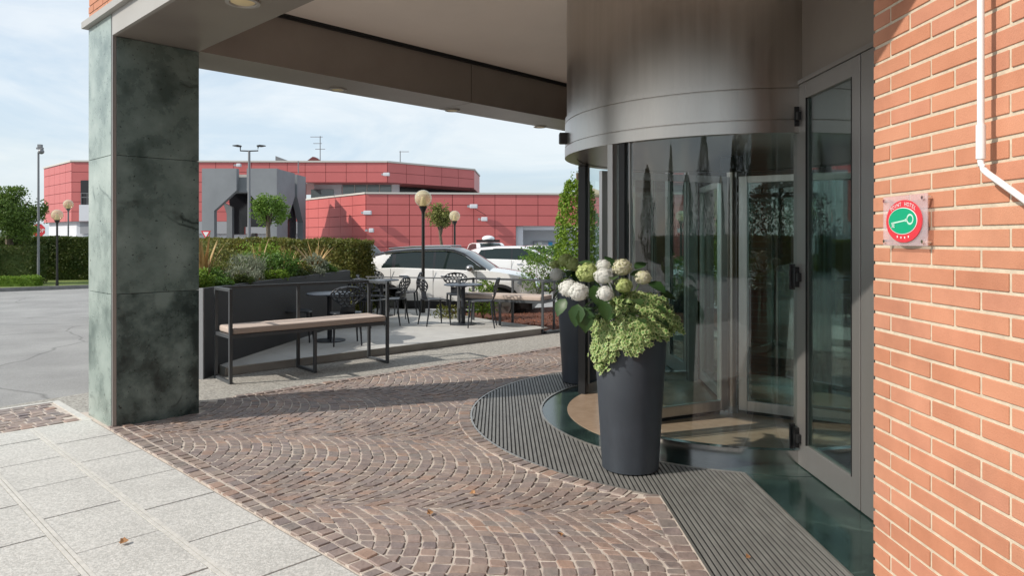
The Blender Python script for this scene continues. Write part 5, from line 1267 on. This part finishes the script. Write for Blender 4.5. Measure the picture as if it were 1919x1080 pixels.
mb = MB(); p0, p1 = P(890, 391, 55.2), P(910, 403, 55.2); mb.tube([p0, p1], .02, 5); mb.build('cable', M['black'], rb)
# antennas, rooftop
def antenna(px, py0, py1, d, label, bars):
    b_ = P(px, py1, d); tpz = zat(py0, d); mb = MB(); mb.tube([b_, Vector((b_.x, b_.y, tpz))], .045, 6)
    for f_, l_, s_ in bars: z = b_.z + (tpz - b_.z) * f_; mb.tube([Vector((b_.x - l_ * (1 if s_ <= 0 else .1), b_.y, z)), Vector((b_.x + l_ * (1 if s_ >= 0 else .25), b_.y, z))], .03, 5)
    o = mb.build('roof_antenna', M['pole_gr'], origin=b_); tag(o, label, 'antenna')
antenna(600, 255, 304, 72, 'television aerial with three cross bars on the red roof', ((.97, 1.0, -1), (.72, .7, -1), (.5, .5, 0)))
antenna(750, 283, 307, 73, 'small aerial with one bar at the right of the red roof', ((.95, .9, 1),))
antenna(559, 302, 325, 58.3, 'thin mast standing on the grey concrete portal', ())
t = thing('roof_unit', 'low dark gabled roof hatch beside the television aerial', 'roof unit', P(590, 303, 71.5)); mb = MB(); q = P(590, 303, 71.5)
mb.prism([(-.7, 0), (.7, 0), (.15, .42), (-.1, .45)], -.5, .5, lambda v: q + Vector((v.x, v.z, v.y))); mb.build('hatch', mat('dark_red', (.15, .03, .03), .6), t)
t = thing('roof_panel', 'small tilted grey panel on the red roof near the portal', 'roof panel', P(528, 303, 71.5)); mb = MB(); q = P(518, 303, 71.5)
mb.prism([(0, 0), (0, .55), (1.2, .1), (1.2, 0)], -.3, .3, lambda v: q + Vector((v.x, v.z, v.y))); mb.build('panel', M['pole_gr'], t)

# ------------------------------------------------------------------ grey concrete portal
gp_ = thing('concrete_portal', 'blue grey concrete entrance portal with chamfered openings before the red building', 'portal', P(470, 480, 53))
DP = 52.0
def cpx(x, y): return (360 + x / 3.2735, 230 + y / 3.2735)       # outline read off the photo, then given depth
def slab(poly, d0, th, m, nm):
    pts = [P(*cpx(x, y), d0) for x, y in poly]; mb = MB(); n = len(pts)
    for p in pts: p.z = max(p.z, GZ - .3) if p.z > GZ else GZ - .3
    vs = pts + [p + Vector((0, th, 0)) for p in pts]
    mb.add(vs, [list(range(n)), list(range(n, 2 * n))[::-1]] + [(i, n + i, n + (i + 1) % n, (i + 1) % n) for i in range(n)])
    return mb.build(nm, m, gp_)
slab([(60, 280), (272, 280), (272, 415), (190, 490), (135, 540), (135, 860), (60, 860)], DP, .5, M['portal'], 'left_frame')
slab([(335, 280), (520, 280), (520, 860), (470, 860), (470, 560), (345, 430), (335, 415)], DP, .5, M['portal'], 'right_frame')
slab([(190, 490), (245, 520), (245, 860), (212, 860), (212, 560)], DP + 1.5, .4, M['portal'], 'inner_leg')
slab([(225, 455), (272, 415), (345, 415), (480, 560), (480, 640), (320, 640), (320, 686), (235, 686), (235, 560)], DP + 2.2, .3, M['window_and_shade'], 'passage_shade')  # flat dark panel, the shade inside the passage put into its colour
slab([(272, 318), (335, 318), (335, 415), (272, 415)], DP + .9, .3, M['coping'], 'link_panel')
mb = MB(); p0, p1 = P(*cpx(190, 300), DP + .51), P(*cpx(520, 300), DP + .51)
mb.box(p0.x, p1.x, DP + .51, DP + 7.4, zat(230 + 415 / 3.27, DP) - .1, zat(230 + 330 / 3.27, DP)); mb.box(P(*cpx(60, 0), DP).x, p0.x, DP + .51, DP + 7.4, zat(230 + 330 / 3.27, DP), zat(230 + 290 / 3.27, DP)); mb.build('vault', M['portal'], gp_)
# angled flank on the right
f0, f1 = P(519, 0, DP), P(573, 0, DP + 6.4); fd = (f1 - f0); fl_ = fd.length; fd.normalize(); fn = Vector((fd.y, -fd.x, 0)); fn = -fn if fn.x < 0 else fn
ztp = zat(316, DP)
def ft(q): v = Vector((f0.x, f0.y, 0)) + fd * q.x - Vector((0, 0, 0)) ; v = v + Vector((-fn.x, -fn.y, 0)) * q.z; return Vector((v.x, v.y, q.y))
def flx(px):       # distance along the flank for an image column
    k_ = (px - CX) / F_PX; return (k_ * f0.y - f0.x) / (fd.x - k_ * fd.y)
a0, a1, a2, a3 = flx(539), flx(552.5), flx(557), flx(568)
mb = MB(); mb.prism([(0.005, GZ - .3), (a0, GZ - .3), (a0, 3.0), (a1, 4.9), (a1, ztp), (0.005, ztp)], 0, .5, ft); mb.build('flank_wall', M['portal'], gp_)
mb = MB(); mb.prism([(a2, 4.9), (a3, 2.9), (a3, GZ - .3), (fl_, GZ - .3), (fl_, ztp - .05), (a2, ztp - .05)], 0, .5, ft); mb.build('flank_wall', M['portal'], gp_)
mb = MB(); mb.prism([(a1 - .3, 4.0), (a2 + .3, 4.0), (a2 + .3, ztp - .3), (a1 - .3, ztp - .3)], .8, 1.0, ft); mb.build('link_panel', M['coping'], gp_)
mb = MB(); mb.prism([(a0 + 1.5, GZ - .3), (a3, GZ - .3), (a3, 4.5), (a0 + .2, 4.5), (a0 + .2, 3), (a0 + 1.5, 2.6)], .6, .8, ft); mb.build('passage_shade', M['window_and_shade'], gp_)  # painted shade again, behind the flank opening
# white wall low in the arch and small objects
mb = MB(); a_ = P(400, 0, 60); b_ = P(470, 0, 60); mb.box(a_.x, b_.x, 60, 60.3, GZ - .3, 1.65); tag(mb.build('low_wall', M['white_wall']), 'low white wall seen through the opening of the portal', 'wall')
mb = MB(); a_ = P(470, 0, 49); mb.prism([(a_.x, 49), (a_.x + .35, 49), (a_.x + .35, 49.4), (a_.x, 49.4)], GZ, zat(437, 49)); tag(mb.build('litter_bin', M['pole_dk'], bevel=.05), 'small dark bin at the foot of the twin street lamp', 'bin')

# person by the portal
def person(p, m, label):
    me = bpy.data.meshes.new('person'); V = [(0, 0, .95), (0, 0, 1.2), (0, 0, 1.42), (0, 0, 1.52), (0, .0, 1.68), (.1, 0, .92), (.12, -.12, .5), (.12, .02, .06), (.12, -.14, .04), (-.1, 0, .92), (-.12, .12, .5), (-.12, .22, .08), (-.12, .08, .04),
                                            (.18, 0, 1.38), (.24, .06, 1.1), (.23, -.08, .88), (-.18, 0, 1.38), (-.24, -.04, 1.1), (-.23, -.16, .9)]
    E = [(0, 1), (1, 2), (2, 3), (3, 4), (0, 5), (5, 6), (6, 7), (7, 8), (0, 9), (9, 10), (10, 11), (11, 12), (2, 13), (13, 14), (14, 15), (2, 16), (16, 17), (17, 18)]
    rad = [.15, .14, .15, .06, .105, .10, .065, .045, .035, .10, .065, .045, .035, .06, .045, .035, .06, .045, .035]
    me.from_pydata(V, E, []); o = bpy.data.objects.new('person', me); S.collection.objects.link(o); o.location = p; me.materials.append(m)
    s_ = o.modifiers.new('skin', 'SKIN'); me.skin_vertices.new() if not me.skin_vertices else None
    for i, r_ in enumerate(rad): me.skin_vertices[0].data[i].radius = (r_, r_ * .8)
    me.skin_vertices[0].data[0].use_root = True
    o.modifiers.new('sub', 'SUBSURF').levels = 1
    tag(o, label, 'person'); mb = MB(); mb.sph(Vector(p) + Vector((0, .02, 1.71)), .115, 12, 8); mb.build('hair', M['black'], o); return o
q = P(559, 440, 50); q.z = GZ; person(q, M['cloth_r'], 'person in a crimson top standing by the right leg of the portal')

# ------------------------------------------------------------------ surroundings behind the camera (seen in the door glass)
random.seed(21)
for i, (x, y, h_, w_) in enumerate(((-24, -12, 6.2, 'broad'), (-19, -15, 4.6, 'short'), (-15, -19, 6.8, 'slim'), (-10, -21, 4.4, 'stubby'), (-5, -23, 7.2, 'tallest'), (-1, -22, 4.8, 'narrow'), (4, -24, 6.0, 'pointed'), (-28, -4, 5.2, 'dense'), (9, -23, 5.0, 'small'), (-30, 3, 4.6, 'rounded'), (1.5, -19, 8.4, 'heavy'), (3, -20, 9.2, 'highest'), (5.5, -20, 8.6, 'leaning'), (-3, -20, 7.6, 'feathery'), (7.5, -19, 9.0, 'thick'), (-7, -24, 6.4, 'sparse'))):
    b_ = Vector((x, y, 0)); t = thing('cypress_tree', w_ + ' dark cypress standing by the hedge behind the camera', 'tree', b_, 0, 'cypress trees behind the camera')
    mb = MB(); mb.tube([b_, b_ + Vector((0, 0, h_ * .9))], .12, 6, rs=[.16, .03]); mb.build('trunk', M['bark'], t)
    mb = MB()
    for k_ in range(2800):
        f_ = random.random() ** .8; g = random.uniform(0, 6.28); r_ = ((3.4 if i % 3 else 1.9) * (1 - f_ ** (1.2 if i % 3 else .8)) ** .6 * min(1, .35 + 3 * f_) + .05) * random.uniform(.5, 1.1) * (1 + .5 * noise.noise(Vector((f_ * 6, g, i))))
        mb.leaf(b_ + Vector((r_ * math.cos(g), r_ * math.sin(g), .5 + f_ * (h_ - .5))), .28, .4, Vector((0, 0, 1)))
    mb.build('crown', M['conifer'], t)
hedge('clipped_hedge', 'hedge on the far side of the street behind the camera', Vector((-44, -12, 0)), Vector((26, -28, 0)), 1.2, 0, 1.7, M['hedge'], 9000, .2)

# small litter
for px, py, s_, lb in ((232, 1016, .035, 'dry brown leaf lying on the pale slabs'), (1050, 1002, .03, 'dark dry leaf on the cobbles near the mat'), (806, 962, .032, 'pale crumpled leaf on the cobbles'), (886, 925, .028, 'small brown leaf between cobbles below the pot'), (1402, 1045 , .022, 'small ochre leaf lying on the slatted mat')):
    p = G(px, py, .03); mb = MB(); g = random.uniform(0, 6)
    for k_ in range(2):
        a = Vector((math.cos(g), math.sin(g), .1)) * s_ * .7; b_ = Vector((-math.sin(g), math.cos(g), .2)) * s_ * .6
        mb.add([p - a, p - b_ + Vector((0, 0, .006)), p + a, p + b_ + Vector((0, 0, .012))], [(0, 1, 2, 3)]); g += .9
    tag(mb.build('dry_leaf', M['dead']), lb, 'leaf')
